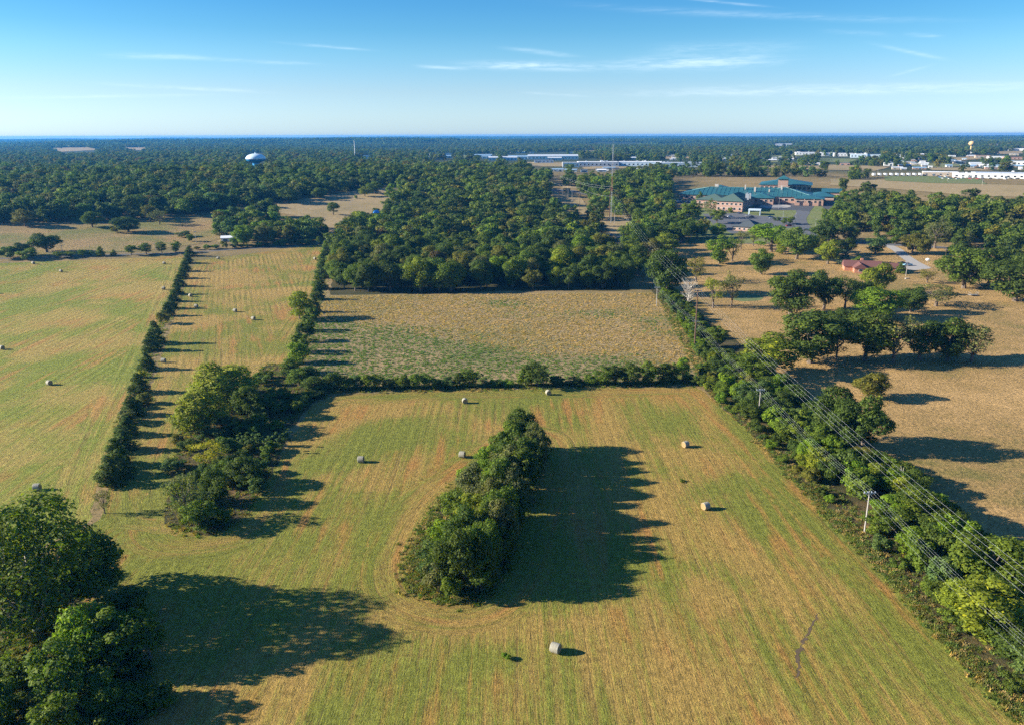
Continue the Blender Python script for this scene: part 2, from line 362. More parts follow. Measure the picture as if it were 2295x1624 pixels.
def densify(P, step, jit=0):
    out = []
    for a, b in zip(P, P[1:] + P[:1]):
        a = Vector(a[:2]); b = Vector(b[:2]); k = max(1, int((b - a).length / step))
        for q in range(k):
            p = a.lerp(b, q / k)
            out.append((p.x + random.uniform(-jit, jit), p.y + random.uniform(-jit, jit)))
    return out
def dseg(X, Y, P):
    best = np.full(X.shape, 1e9); tt = np.zeros(X.shape); off = 0
    for a, b in zip(P, P[1:] + P[:1]):
        ax, ay = a; dx, dy = b[0] - ax, b[1] - ay; L2 = dx * dx + dy * dy + 1e-9
        t = np.clip(((X - ax) * dx + (Y - ay) * dy) / L2, 0, 1); d = np.hypot(X - ax - t * dx, Y - ay - t * dy)
        m = d < best; best = np.where(m, d, best); tt = np.where(m, off + t * math.sqrt(L2), tt); off += math.sqrt(L2)
    return best, tt
def sheet(name, pix, m, dz=.004, step=4, jit=.5, rowdir=None, head=11, islands=(), world=False, label=None):
    P = [tuple(q[:2]) for q in (pix if world else [W(*q) for q in pix])]
    B = densify(P, step if step < 6 else step, jit)
    xs = [p[0] for p in P]; ys = [p[1] for p in P]
    X, Y = np.meshgrid(np.arange(min(xs), max(xs), step), np.arange(min(ys), max(ys), step))
    X = X.ravel() + RNG.uniform(-.2, .2, X.size) * step; Y = Y.ravel() + RNG.uniform(-.2, .2, Y.size) * step
    d, _ = dseg(X, Y, P); k = inpoly(X, Y, B) & (d > step * .6); X, Y = X[k], Y[k]
    vs = [Vector(b) for b in B] + [Vector((float(a), float(b))) for a, b in zip(X, Y)]
    r = geometry.delaunay_2d_cdt(vs, [], [list(range(len(B)))], 1, 1e-5)
    VV = np.array([(v.x, v.y) for v in r[0]]); FF = np.array([f[:3] for f in r[2] if len(f) == 3])
    a = VV[FF[:, 0]]; b = VV[FF[:, 1]]; c = VV[FF[:, 2]]
    cr = (b[:, 0] - a[:, 0]) * (c[:, 1] - a[:, 1]) - (b[:, 1] - a[:, 1]) * (c[:, 0] - a[:, 0]); FF[cr < 0] = FF[cr < 0][:, ::-1]
    x, y = VV[:, 0], VV[:, 1]; z = T(x, y) + dz
    at = None
    if rowdir is not None:                   # each face follows either the straight swaths or the nearest edge's headland laps
        ux, uy = math.sin(rowdir), math.cos(rowdir); cxy = (np.stack([x, y], -1)[FF]).mean(1); best = np.full(len(FF), 1e9)
        fx, fy = x[FF], y[FF]; row = fx * uy - fy * ux; al = fx * ux + fy * uy
        for poly in [P] + list(islands):
            off = 0
            for (ax, ay), (bx, by) in zip(poly, poly[1:] + poly[:1]):
                dx, dy = bx - ax, by - ay; L = math.hypot(dx, dy) + 1e-9; t = np.clip(((cxy[:, 0] - ax) * dx + (cxy[:, 1] - ay) * dy) / L / L, 0, 1)
                d = np.hypot(cxy[:, 0] - ax - t * dx, cxy[:, 1] - ay - t * dy); k = (d < best) & (d < head)
                tt = ((fx[k] - ax) * dx + (fy[k] - ay) * dy) / L; tc = np.clip(tt, 0, L)
                row[k] = 300 + np.hypot(fx[k] - ax - tc * dx / L, fy[k] - ay - tc * dy / L); al[k] = off + tt; best = np.where(k, d, best); off += L
        at = {'row': ('CORNER', 'FLOAT_VECTOR', np.stack([row, al, np.zeros_like(row)], -1).reshape(-1, 3))}
    me = mesh_np(name, np.stack([x, y, z], -1), FF, [m], attr=at, smooth=True)
    o = tag(link(name, me), label, kind='structure'); return o
AZR = math.radians(-0.2); AZL = math.radians(-18.9)
ISL = [(1175, 985), (1215, 1010), (1185, 1110), (1125, 1260), (1075, 1335), (1000, 1345), (925, 1310), (925, 1230), (1000, 1110)]
PATCH = [(600, 815), (700, 830), (740, 880), (700, 905), (650, 960), (610, 1060), (540, 1170), (470, 1200), (375, 1185), (380, 1060), (405, 960), (440, 880), (560, 850)]
def smoothp(P, n=5):
    out = []; m = len(P)
    for k in range(m):
        p0, p1, p2, p3 = [Vector(P[(k + q) % m]) for q in (-1, 0, 1, 2)]
        for q in range(n): t = q / n; v = .5 * ((2 * p1) + (p2 - p0) * t + (2 * p0 - 5 * p1 + 4 * p2 - p3) * t * t + (3 * p1 - p0 - 3 * p2 + p3) * t ** 3); out.append((v.x, v.y))
    return out
islW = smoothp([tuple(W(*q)[:2]) for q in ISL]); patW = smoothp([tuple(W(*q)[:2]) for q in PATCH])
BL = W(-260, 1700); BR = W(2600, 1700)
sheet('hay_field', [(700, 905), (760, 884), (1000, 874), (1300, 870), (1560, 866), (1600, 895), (1690, 975), (1750, 1045), (1860, 1145), (1950, 1235), (2040, 1325), (2140, 1435), (2240, 1545), (2330, 1640), (2420, 1760), (-260, 1760), (-260, 1420), (225, 1165), (245, 1085), (290, 950), (400, 960), (470, 1180), (560, 1130)],
      M_MAIN, .006, 2.2, .4, AZR, 10, [islW, patW])
sheet('hay_field', [(400, 1200), (250, 1180), (255, 1080), (300, 950), (345, 850), (370, 770), (395, 700), (420, 620), (440, 585), (728, 545), (712, 610), (700, 690), (660, 760), (640, 810), (560, 850), (440, 880), (405, 960), (380, 1060)], M_STRIP, .014, 2.6, .5, AZL, 10)
sheet('hay_field', [(-300, 592), (0, 590), (270, 580), (412, 573), (404, 625), (380, 690), (345, 770), (315, 840), (280, 910), (245, 1000), (220, 1090), (200, 1170), (-300, 1420)], M_LEFT, .010, 3.2, .5, math.radians(-1), 10)
sheet('meadow', [(728, 545), (742, 662), (1000, 658), (1460, 655), (1500, 700), (1560, 770), (1600, 830), (1610, 858), (1300, 868), (1000, 872), (730, 878), (650, 820), (690, 740), (705, 640)], M_MEADOW, .018, 5, .8)
sheet('pasture', [(1470, 560), (1540, 545), (2380, 552), (2900, 640), (2900, 1900), (2420, 1760), (2330, 1640), (2040, 1325), (1860, 1145), (1690, 975), (1600, 895), (1570, 780), (1480, 660)], M_PASTURE, .010, 6, .6)
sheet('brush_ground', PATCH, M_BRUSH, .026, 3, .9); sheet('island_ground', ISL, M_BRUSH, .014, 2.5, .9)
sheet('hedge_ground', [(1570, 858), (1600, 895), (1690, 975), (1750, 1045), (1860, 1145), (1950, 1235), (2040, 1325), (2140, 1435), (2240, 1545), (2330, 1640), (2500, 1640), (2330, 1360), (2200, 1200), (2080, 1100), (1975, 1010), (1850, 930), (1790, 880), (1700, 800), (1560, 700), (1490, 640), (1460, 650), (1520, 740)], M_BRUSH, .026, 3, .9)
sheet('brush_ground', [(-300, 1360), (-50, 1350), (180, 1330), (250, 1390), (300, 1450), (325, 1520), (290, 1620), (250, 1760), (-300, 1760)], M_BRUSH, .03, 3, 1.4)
sheet('hay_field', [(-200, 528), (0, 520), (200, 505), (470, 490), (560, 520), (440, 548), (330, 562), (0, 578), (-200, 590)], M_FAR, .15, 8, 1, math.radians(70), 12)
sheet('stubble_field', [(575, 466), (680, 447), (800, 428), (900, 418), (950, 432), (860, 470), (740, 520), (690, 490)], M_TAN, .2, 8, 1)
sheet('stubble_field', [(1862, 402), (2020, 404), (2160, 412), (2420, 420), (2420, 446), (2180, 440), (2000, 424), (1860, 416)], M_TAN, .3, 14, 1)
sheet('green_field', [(1980, 396), (2080, 396), (2200, 404), (2210, 414), (2080, 411), (1985, 406)], M_GREENF, .5, 14, 1)
sheet('stubble_field', [(1640, 372), (1870, 370), (2000, 374), (1960, 384), (1800, 380), (1650, 379)], M_TAN, .4, 20, 1)
sheet('stubble_field', [(1170, 364), (1270, 364), (1275, 374), (1160, 374)], M_TAN, .4, 20, 1)
sheet('stubble_field', [(2075, 376), (2180, 376), (2230, 384), (2090, 382)], M_TAN, .4, 20, 1)
sheet('green_field', [(1840, 355), (1925, 357), (1900, 366), (1830, 362)], M_GREENF, .4, 20, 1)
sheet('stubble_field', [(95, 333), (130, 331), (190, 330), (215, 334), (250, 336), (190, 338), (140, 341)], M_TAN, .6, 30, 8); sheet('stubble_field', [(270, 331), (340, 331), (330, 337), (280, 337)], M_TAN, .6, 40, 1)
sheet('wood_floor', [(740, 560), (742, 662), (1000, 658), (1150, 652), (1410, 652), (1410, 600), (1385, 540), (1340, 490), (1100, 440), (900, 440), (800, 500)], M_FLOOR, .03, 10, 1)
sheet('roadside_grass', [(1225, 428), (1295, 430), (1318, 470), (1345, 482), (1440, 498), (1410, 524), (1375, 532), (1355, 500), (1270, 465)], M_TAN, .2, 6, .8)
sheet('hospital_lawn', [(1500, 440), (1880, 435), (1870, 470), (1820, 530), (1840, 545), (1530, 545), (1590, 500)], M_GREENF, .10, 6, .5)

def strip(name, pix, width, m, dz, label=None, step=4):
    P = [W(*q) for q in pix]; pts = []
    for k in range(len(P) - 1):
        p0 = P[max(k - 1, 0)]; p1 = P[k]; p2 = P[k + 1]; p3 = P[min(k + 2, len(P) - 1)]; n_ = max(2, int((p2 - p1).length / step))
        for q in range(n_):
            t = q / n_; pts.append(.5 * ((2 * p1) + (p2 - p0) * t + (2 * p0 - 5 * p1 + 4 * p2 - p3) * t * t + (3 * p1 - p0 - 3 * p2 + p3) * t ** 3))
    pts.append(P[-1]); vs = []; fs = []
    for k, p in enumerate(pts):
        d = (pts[min(k + 1, len(pts) - 1)] - pts[max(k - 1, 0)]); d.z = 0; d.normalize(); nn = Vector((d.y, -d.x, 0))
        for s in (-1, 1):
            q = p + nn * s * width / 2; vs.append((q.x, q.y, float(T(q.x, q.y)) + dz))
    for k in range(len(pts) - 1): fs.append((2 * k, 2 * k + 1, 2 * k + 3, 2 * k + 2))
    return tag(link(name, mesh_np(name, vs, np.array(fs), [m])), label, kind='structure')
strip('road', [(1500, 543), (1620, 544), (1700, 544), (1820, 544), (1926, 545), (1990, 548), (2060, 552), (2135, 557), (2330, 572)], 8, M_ROAD, .06)
strip('driveway', [(1985, 548), (2010, 560), (2030, 576), (2052, 590), (2075, 601)], 7, M_CONC, .05)
sheet('driveway', [(2030, 585), (2050, 583), (2085, 602), (2050, 606), (2020, 602)], M_CONC, .05, 4, .2)
strip('road', [(-100, 583), (100, 577), (270, 571), (400, 567), (550, 558), (740, 546)], 3, M_ROAD, .05)
strip('road', [(1215, 433), (1255, 427), (1290, 431), (1330, 440)], 11, M_ROAD, .5)
strip('road', [(1366, 523), (1390, 530), (1420, 536), (1500, 543)], 9, M_ROAD, .06); strip('earth_bank', [(1378, 518), (1392, 524), (1402, 527)], 6, M_DIRT, .09)
strip('road', [(1840, 540), (1815, 522), (1797, 505), (1792, 490), (1800, 476), (1790, 467)], 11, M_ROAD, .16)
sheet('parking_lot', [(1575, 480), (1660, 478), (1700, 484), (1795, 490), (1800, 505), (1790, 512), (1700, 512), (1700, 520), (1640, 524), (1600, 505)], M_ROAD, .14, 5, .2)
sheet('parking_lot', [(1690, 455), (1830, 456), (1815, 475), (1790, 472), (1740, 472), (1690, 466)], M_LOT, .18, 5, .2)
sheet('parking_lot', [(1515, 449), (1590, 452), (1590, 462), (1512, 456)], M_LOT, .18, 5, .2)
sheet('parking_lot', [(1830, 455), (1960, 448), (2130, 455), (2120, 470), (1960, 468), (1850, 470)], M_LOT, .2, 8, .2)
isl = [(1737 + 36 * math.cos(a), 463.2 + 4.6 * math.sin(a)) for a in np.linspace(0, 2 * math.pi, 20)[:-1]]
sheet('roundabout_island', isl, M_CONC, .25, 3, .1)
tag(sheet('pond', [(1640, 664), (1668, 660), (1700, 662), (1712, 668), (1700, 674), (1665, 676), (1645, 673)], M_POND, .05, 3, .5), kind='structure')

# ------------------------------------------------------------------ foliage prototypes
def rand_dirs(n, r): v = r.normal(size=(n, 3)); return v / np.linalg.norm(v, axis=1)[:, None]
def cards(c, nrm, size, r, asp=.62):
    n = len(c); t = np.cross(nrm, rand_dirs(n, r)); t /= np.linalg.norm(t, axis=1)[:, None] + 1e-9; b = np.cross(nrm, t)
    s = (size * r.uniform(.45, 1.35, n))[:, None]; V = np.stack([c + t * s, c + b * s * asp + nrm * s * .2, c - t * s, c - b * s * asp + nrm * s * .2], 1).reshape(-1, 3)
    return V, np.arange(4 * n).reshape(n, 4)
def tube_np(pts, rs, n=6):
    mb = MB(); mb.tube(pts, rs, n, cap=False); return mb
def blob_cloud(blobs, dens, r, jit=.22, keep=.72, up=0.0):
    C = []; Nn = []
    cen = np.array([b[:3] for b in blobs]); rad = np.array([b[3] for b in blobs])
    for k, b in enumerate(blobs):
        n = max(12, int(4 * math.pi * b[3] ** 2 * dens)); d = rand_dirs(n, r); d[:, 2] = np.abs(d[:, 2]) * np.where(r.random(n) < .3, -1, 1)
        lump = 1 + .30 * np.sin(d[:, 0] * 7 + k) * np.sin(d[:, 1] * 8 + 2 * k) * np.cos(d[:, 2] * 7) + .22 * np.sin(d[:, 0] * 15 + d[:, 2] * 11 + 3 * k) * np.sin(d[:, 1] * 13 + k)
        p = cen[k] + d * (b[3] * lump * (r.uniform(1 - jit * 1.4, 1.06, n) + np.where(r.random(n) < .08, r.uniform(.05, .3, n), 0)))[:, None] * np.array([1, 1, .82])
        dist = np.linalg.norm(p[:, None] - cen[None], axis=2) / rad[None]; dist[:, k] = 9
        ok = dist.min(1) > keep; C.append(p[ok]); nn = d + r.normal(size=d.shape) * .46; nn[:, 2] += up; Nn.append(nn[ok])
    C = np.vstack(C); Nn = np.vstack(Nn); return C, Nn / np.linalg.norm(Nn, axis=1)[:, None]
def lvar(n, r, spark=.04): v = r.normal(.42, .16, n); v[r.random(n) < spark] = .95; return np.clip(v, 0, 1)  # spark: share of leaves coloured brighter, as painted highlight flecks
def crown_mesh(name, blobs, dens, leaf, seed, mtl=None, spark=.04, extra=None, up=.25):
    r = np.random.default_rng(seed); C, Nn = blob_cloud(blobs, dens, r, up=up); V, Fc = cards(C, Nn, leaf, r)
    # clump-wise tone: leaves of one bough share a tone
    lv = lvar(len(Fc), r, spark) + .13 * np.sin(C[:, 0] * 1.1 + seed) * np.sin(C[:, 1] * 1.3) * np.sin(C[:, 2] * 1.2 + 1)
    return mesh_np(name, V, Fc, [mtl or LEAF], attr={'lv': ('FACE', 'FLOAT', np.clip(lv, 0, 1))})
def oak_blobs(h, R, seed, n=34, base=.10, shape=1.0):
    r = random.Random(seed); out = []; cz = h * (base + 1) / 2; hz = h * (1 - base) / 2
    while len(out) < n:
        d = Vector((r.gauss(0, 1), r.gauss(0, 1), r.gauss(.1, 1.0))).normalized(); k = r.uniform(.40, .82)
        w = 1.0 if d.z > 0 else 1 - .15 * -d.z * shape
        br = R * r.uniform(.15, .37)
        out.append((d.x * R * k * w, d.y * R * k * w, cz + d.z * hz * min(k * 1.05, .82), br))
    return out
def trunk_mesh(name, h, R, blobs, seed, tr=.35, nl=8, m=None, wig=.6):
    r = random.Random(seed); mb = MB(); top = h * .62
    pts = [Vector((0, 0, -.3))] + [Vector((r.uniform(-wig, wig) * k / 4, r.uniform(-wig, wig) * k / 4, top * k / 4)) for k in range(1, 5)]
    mb.tube(pts, [tr * 1.5, tr, tr * .8, tr * .55, tr * .25], 7, cap=False)
    for b in r.sample(blobs, min(nl, len(blobs))):
        k = r.randint(1, 3); s = pts[k]; e = Vector(b[:3]); mid = (s + e) / 2 + Vector((r.uniform(-1, 1), r.uniform(-1, 1), -.6)) * R * .08
        mb.tube([s, mid, e], [tr * .45, tr * .28, tr * .1], 5, cap=False)
    return mb.mesh(name, m or BARK)
PROTO = {}
def proto(key, h, R, crown, trunk): PROTO[key] = (h, R, crown, trunk)
for k in range(5):
    bl = oak_blobs(16, 7, 100 + k, 36 + 2 * k); proto('oak%d' % k, 16, 7, crown_mesh('oak crown', bl, 8.6, .31, k), trunk_mesh('oak trunk', 16, 7, bl, k, .42, 9))
for k in range(3):
    bl = oak_blobs(14, 4.4, 200 + k, 32, .03); proto('ash%d' % k, 14, 4.4, crown_mesh('ash crown', bl, 11, .26, 10 + k, spark=.07), trunk_mesh('ash trunk', 14, 4.4, bl, k + 9, .25, 7))
for k in range(3):
    bl = oak_blobs(14, 6, 230 + k, 26, .16); proto('thin%d' % k, 14, 6, crown_mesh('thin crown', [(b[0], b[1], b[2], b[3] * .8) for b in bl], 4.2, .24, 20 + k, spark=.08), trunk_mesh('thin trunk', 14, 6, bl, k + 19, .3, 20))
for k in range(5):
    bl = oak_blobs(4, 2.4, 300 + k, 20, -.02, .4); proto('bush%d' % k, 4, 2.4, crown_mesh('bush crown', bl, 34, .17, 30 + k, spark=.06), None)
def cedar_blobs(h, R, seed):
    r = random.Random(seed); out = []
    for k in range(26):
        t = (k + r.random()) / 26; a = r.uniform(0, 6.28); rad = R * (1 - t) ** .7 * .62; out.append((math.cos(a) * rad, math.sin(a) * rad, .35 + t * h * .93, R * (.16 + .26 * (1 - t))))
    return out + [(0, 0, h * .4, R * .5), (0, 0, h * .65, R * .34), (0, 0, h * .2, R * .6)]
for k in range(3):
    bl = cedar_blobs(7, 2.3, 400 + k); proto('cedar%d' % k, 7, 2.3, crown_mesh('cedar crown', bl, 26, .17, 40 + k, spark=.02, up=.5), trunk_mesh('cedar trunk', 7, 2, bl, k, .16, 3))
def sap_blobs(seed):
    r = random.Random(seed); return [(r.gauss(0, .5), r.gauss(0, .5), .5 + t * 4.4, .62 * (1 - t * .6)) for t in [k / 11 for k in range(12)]]
for k in range(2): bl = sap_blobs(k); proto('sapling%d' % k, 5, 1.3, crown_mesh('sapling crown', bl, 36, .15, 50 + k, up=.6), trunk_mesh('sapling trunk', 5, 1, bl, k, .08, 2))
def bare(seed, h, R, nb=60):
    r = random.Random(seed); mb = MB(); mb.tube([(0, 0, -.2), (.2, .1, h * .35), (.1, .3, h * .7)], [.26, .18, .06], 6, cap=False)
    for k in range(nb):
        a = r.uniform(0, 6.28); z0 = h * r.uniform(.12, .65); e = Vector((math.cos(a) * R * r.uniform(.4, 1), math.sin(a) * R * r.uniform(.4, 1), z0 + h * r.uniform(.15, .4))); s = Vector((.1, .1, z0)); m = (s + e) / 2 + Vector((0, 0, -.3)); mb.tube([s, m, e], [.09, .055, .02], 4, cap=False)
        for q in range(3):
            e2 = m + Vector((r.uniform(-1, 1), r.uniform(-1, 1), r.uniform(.2, 1.2))) * R * .35; mb.tube([m, e2], [.04, .015], 3, cap=False)
    return mb.mesh('bare branches', PALEBARK if seed % 2 else BARK)
proto('bare0', 9, 3.5, None, bare(1, 9, 3.5)); proto('bare1', 4, 2.6, None, bare(2, 4, 2.6, 90))
bl = oak_blobs(23, 11, 555, 70, .12, .3); proto('sycamore0', 23, 11, crown_mesh('sycamore crown', bl, 5.6, .30, 60, spark=.16), trunk_mesh('sycamore trunk', 23, 11, bl, 5, .62, 34, PALEBARK))
# woodland prototypes for the far stands
def far_proto(k, h, R, dens, leaf, nb):
    bl = [(b[0], b[1], b[2], b[3] * 1.25) for b in oak_blobs(h, R * .95, 700 + k, nb, .0, .3)]; r = np.random.default_rng(k); C, Nn = blob_cloud(bl, dens, r, up=.3); V, Fc = cards(C, Nn, leaf, r, .8)
    return V, Fc, lvar(len(Fc), r)
FARO = []
for k in range(5):
    V, Fc, lv = far_proto(k, 15, 6.9 - .5 * k, 2.3, .52, 9 + 2 * k)
    me = mesh_np('woodland tree', V, Fc, [LEAFI], attr={'lv': ('FACE', 'FLOAT', lv)}); FARO.append(bpy.data.objects.new('woodland tree', me))
FARC = []
for k in range(3):
    Vs, Fs, ls, b = [], [], [], 0; r = np.random.default_rng(80 + k)
    for q in range(46):
        V, Fc, lv = far_proto(10 + q % 6, 13, 6.5, .20, 2.2, 9); s = r.uniform(.7, 1.25); x, y = (q % 7 - 3) * 15 + r.uniform(-6, 6), (q // 7 - 3) * 15 + r.uniform(-6, 6)
        Vs.append(V * [1.2, 1.2, s] + [x, y, -1]); Fs.append(Fc + b); ls.append(np.clip(lv + r.uniform(-.25, .25), 0, 1)); b += len(V)
    me = mesh_np('distant canopy', np.vstack(Vs), np.vstack(Fs), [LEAFI], attr={'lv': ('FACE', 'FLOAT', np.concatenate(ls))}); FARC.append(bpy.data.objects.new('distant canopy', me))
def tuft_obj(seed, h, n, spread):
    r = np.random.default_rng(seed); V = []; 
    for k in range(n):
        a = r.uniform(0, 6.28); x, y = r.normal(0, spread, 2); w = r.uniform(.04, .10); hh = h * r.uniform(.5, 1.1); l = r.normal(0, .3, 2) * h
        V += [(x - math.cos(a) * w, y - math.sin(a) * w, -.03), (x + math.cos(a) * w, y + math.sin(a) * w, -.03), (x + l[0] + math.cos(a) * w * .7, y + l[1], hh), (x + l[0] - math.cos(a) * w * .7, y + l[1], hh * .95)]
    me = mesh_np('grass tuft', V, np.arange(4 * n).reshape(n, 4), [LEAFI], attr={'lv': ('FACE', 'FLOAT', lvar(n, r, .15))}); return bpy.data.objects.new('grass tuft', me)
TUFT = [tuft_obj(k, .75, 26, .34) for k in range(3)]

def scatter(name, pts, tints, scales, protos, label, cat_kind='stuff'):
    n = len(pts); me = bpy.data.meshes.new(name + ' points'); me.vertices.add(n); me.vertices.foreach_set('co', np.asarray(pts, np.float32).ravel())
    def at(k, typ, d, f): a = me.attributes.new(k, typ, 'POINT'); a.data.foreach_set(f, np.asarray(d).ravel())
    at('tint', 'FLOAT_VECTOR', np.asarray(tints, np.float32), 'vector'); at('sc', 'FLOAT_VECTOR', np.asarray(scales, np.float32), 'vector')
    at('rz', 'FLOAT', RNG.uniform(0, 6.283, n).astype(np.float32), 'value'); at('pick', 'INT', RNG.integers(0, len(protos), n).astype(np.int32), 'value')
    o = link(name, me); tag(o, label, kind=cat_kind)
    t = bpy.data.node_groups.new(name, 'GeometryNodeTree'); t.interface.new_socket('Geometry', in_out='INPUT', socket_type='NodeSocketGeometry'); t.interface.new_socket('Geometry', in_out='OUTPUT', socket_type='NodeSocketGeometry')
    gi = t.nodes.new('NodeGroupInput'); go = t.nodes.new('NodeGroupOutput'); iop = t.nodes.new('GeometryNodeInstanceOnPoints'); gti = t.nodes.new('GeometryNodeJoinGeometry')
    for p in protos:
        oi = t.nodes.new('GeometryNodeObjectInfo'); oi.inputs['Object'].default_value = p; oi.inputs['As Instance'].default_value = True; t.links.new(oi.outputs['Geometry'], gti.inputs[0])
    def na(k, typ): a = t.nodes.new('GeometryNodeInputNamedAttribute'); a.data_type = typ; a.inputs['Name'].default_value = k; return a.outputs[0]
    t.links.new(gi.outputs[0], iop.inputs['Points']); t.links.new(gti.outputs[0], iop.inputs['Instance']); iop.inputs['Pick Instance'].default_value = True
    t.links.new(na('pick', 'INT'), iop.inputs['Instance Index'])
    cx = t.nodes.new('ShaderNodeCombineXYZ'); t.links.new(na('rz', 'FLOAT'), cx.inputs[2]); t.links.new(cx.outputs[0], iop.inputs['Rotation'])
    t.links.new(na('sc', 'FLOAT_VECTOR'), iop.inputs['Scale']); t.links.new(iop.outputs[0], go.inputs[0])
    md = o.modifiers.new('scatter', 'NODES'); md.node_group = t; return o

# tones (real leaf albedo)
TONE = {'dark': ((.062, .100, .026), 'dark green'), 'mid': ((.092, .145, .028), 'mid green'), 'bright': ((.115, .195, .024), 'bright green'), 'yellow': ((.150, .195, .028), 'yellow green'),
        'lime': ((.185, .215, .035), 'yellow green'), 'olive': ((.125, .135, .036), 'olive green'), 'blue': ((.080, .135, .055), 'blue green'), 'spruce': ((.075, .12, .115), 'pale blue'), 'cedar': ((.058, .096, .024), 'deep green'),
        'grey': ((.115, .135, .066), 'grey green'), 'brown': ((.095, .075, .045), 'rusty brown'), 'gold': ((.24, .24, .02), 'golden yellow'), 'red': ((.22, .065, .03), 'red tinged'), 'straw': ((.26, .19, .09), 'straw coloured')}
LT = (1.34, 1.22, .98)
def jit(c, a=.16):
    k = random.uniform(1 - a, 1 + a); w = random.uniform(-a, a) * .5; return (c[0] * k * (1 + w) * LT[0], c[1] * k * LT[1], c[2] * k * (1 - w) * LT[2])
NM = {'oak': ('oak_tree', 'tree'), 'ash': ('leafy_tree', 'tree'), 'thin': ('sparse_tree', 'tree'), 'bush': ('shrub', 'shrub'), 'cedar': ('cedar_tree', 'tree'), 'sapling': ('sapling', 'sapling'), 'bare': ('bare_tree', 'tree'), 'sycamore': ('sycamore_tree', 'tree'), 'spruce': ('spruce_tree', 'tree')}
KIND_COUNT = {}; SUNK = ('trees in the brushy patch between the hayfields', 'bushes of the hedge at the west edge of the meadow', 'bushes of the hedge between meadow and near hayfield', 'trees of the clump in the near hayfield', 'trees in the near left corner', 'shrubs and small trees under the power line')
def plant_at(P, fam, h, w, tone, label, group=None):
    src = 'cedar' if fam == 'spruce' else fam
    ks = [k for k in PROTO if k.rstrip('0123456789') == src]; ph, pr, cr, tr = PROTO[random.choice(ks)]
    sink = fam in ('oak', 'ash', 'thin', 'sycamore') and group in SUNK
    if sink: h *= 1.12
    s = (w / (2 * pr), w / (2 * pr), h / ph); col = (*jit(TONE[tone][0], .12), 1)
    nm, cat = NM[fam]; rz = random.uniform(0, 6.28); loc = (P.x, P.y, P.z - (.107 * h if sink else 0))
    KIND_COUNT[nm] = KIND_COUNT.get(nm, 0) + 1
    if tr is None or cr is None:
        o = link(nm, cr or tr, None, loc, rz, s); tag(o, label, cat, group); o.color = col; return o
    e = empty(nm, loc, rz, label, cat, group); e.scale = s
    c = link('crown', cr, e); c.color = col; link('trunk', tr, e); return e
def plant(x, yb, yt, w, fam, tone, label, group=None):
    P = W(x, yb); h = height_at(P, yt); ww = w * mpp(P)
    if group == G1: ww *= 1.1; h *= 1.04
    # crown reaches down to the foot: keep the silhouette's lower edge near the base row
    return plant_at(P, fam, max(h, .6) * .98, ww * 1.02, tone, label, group)

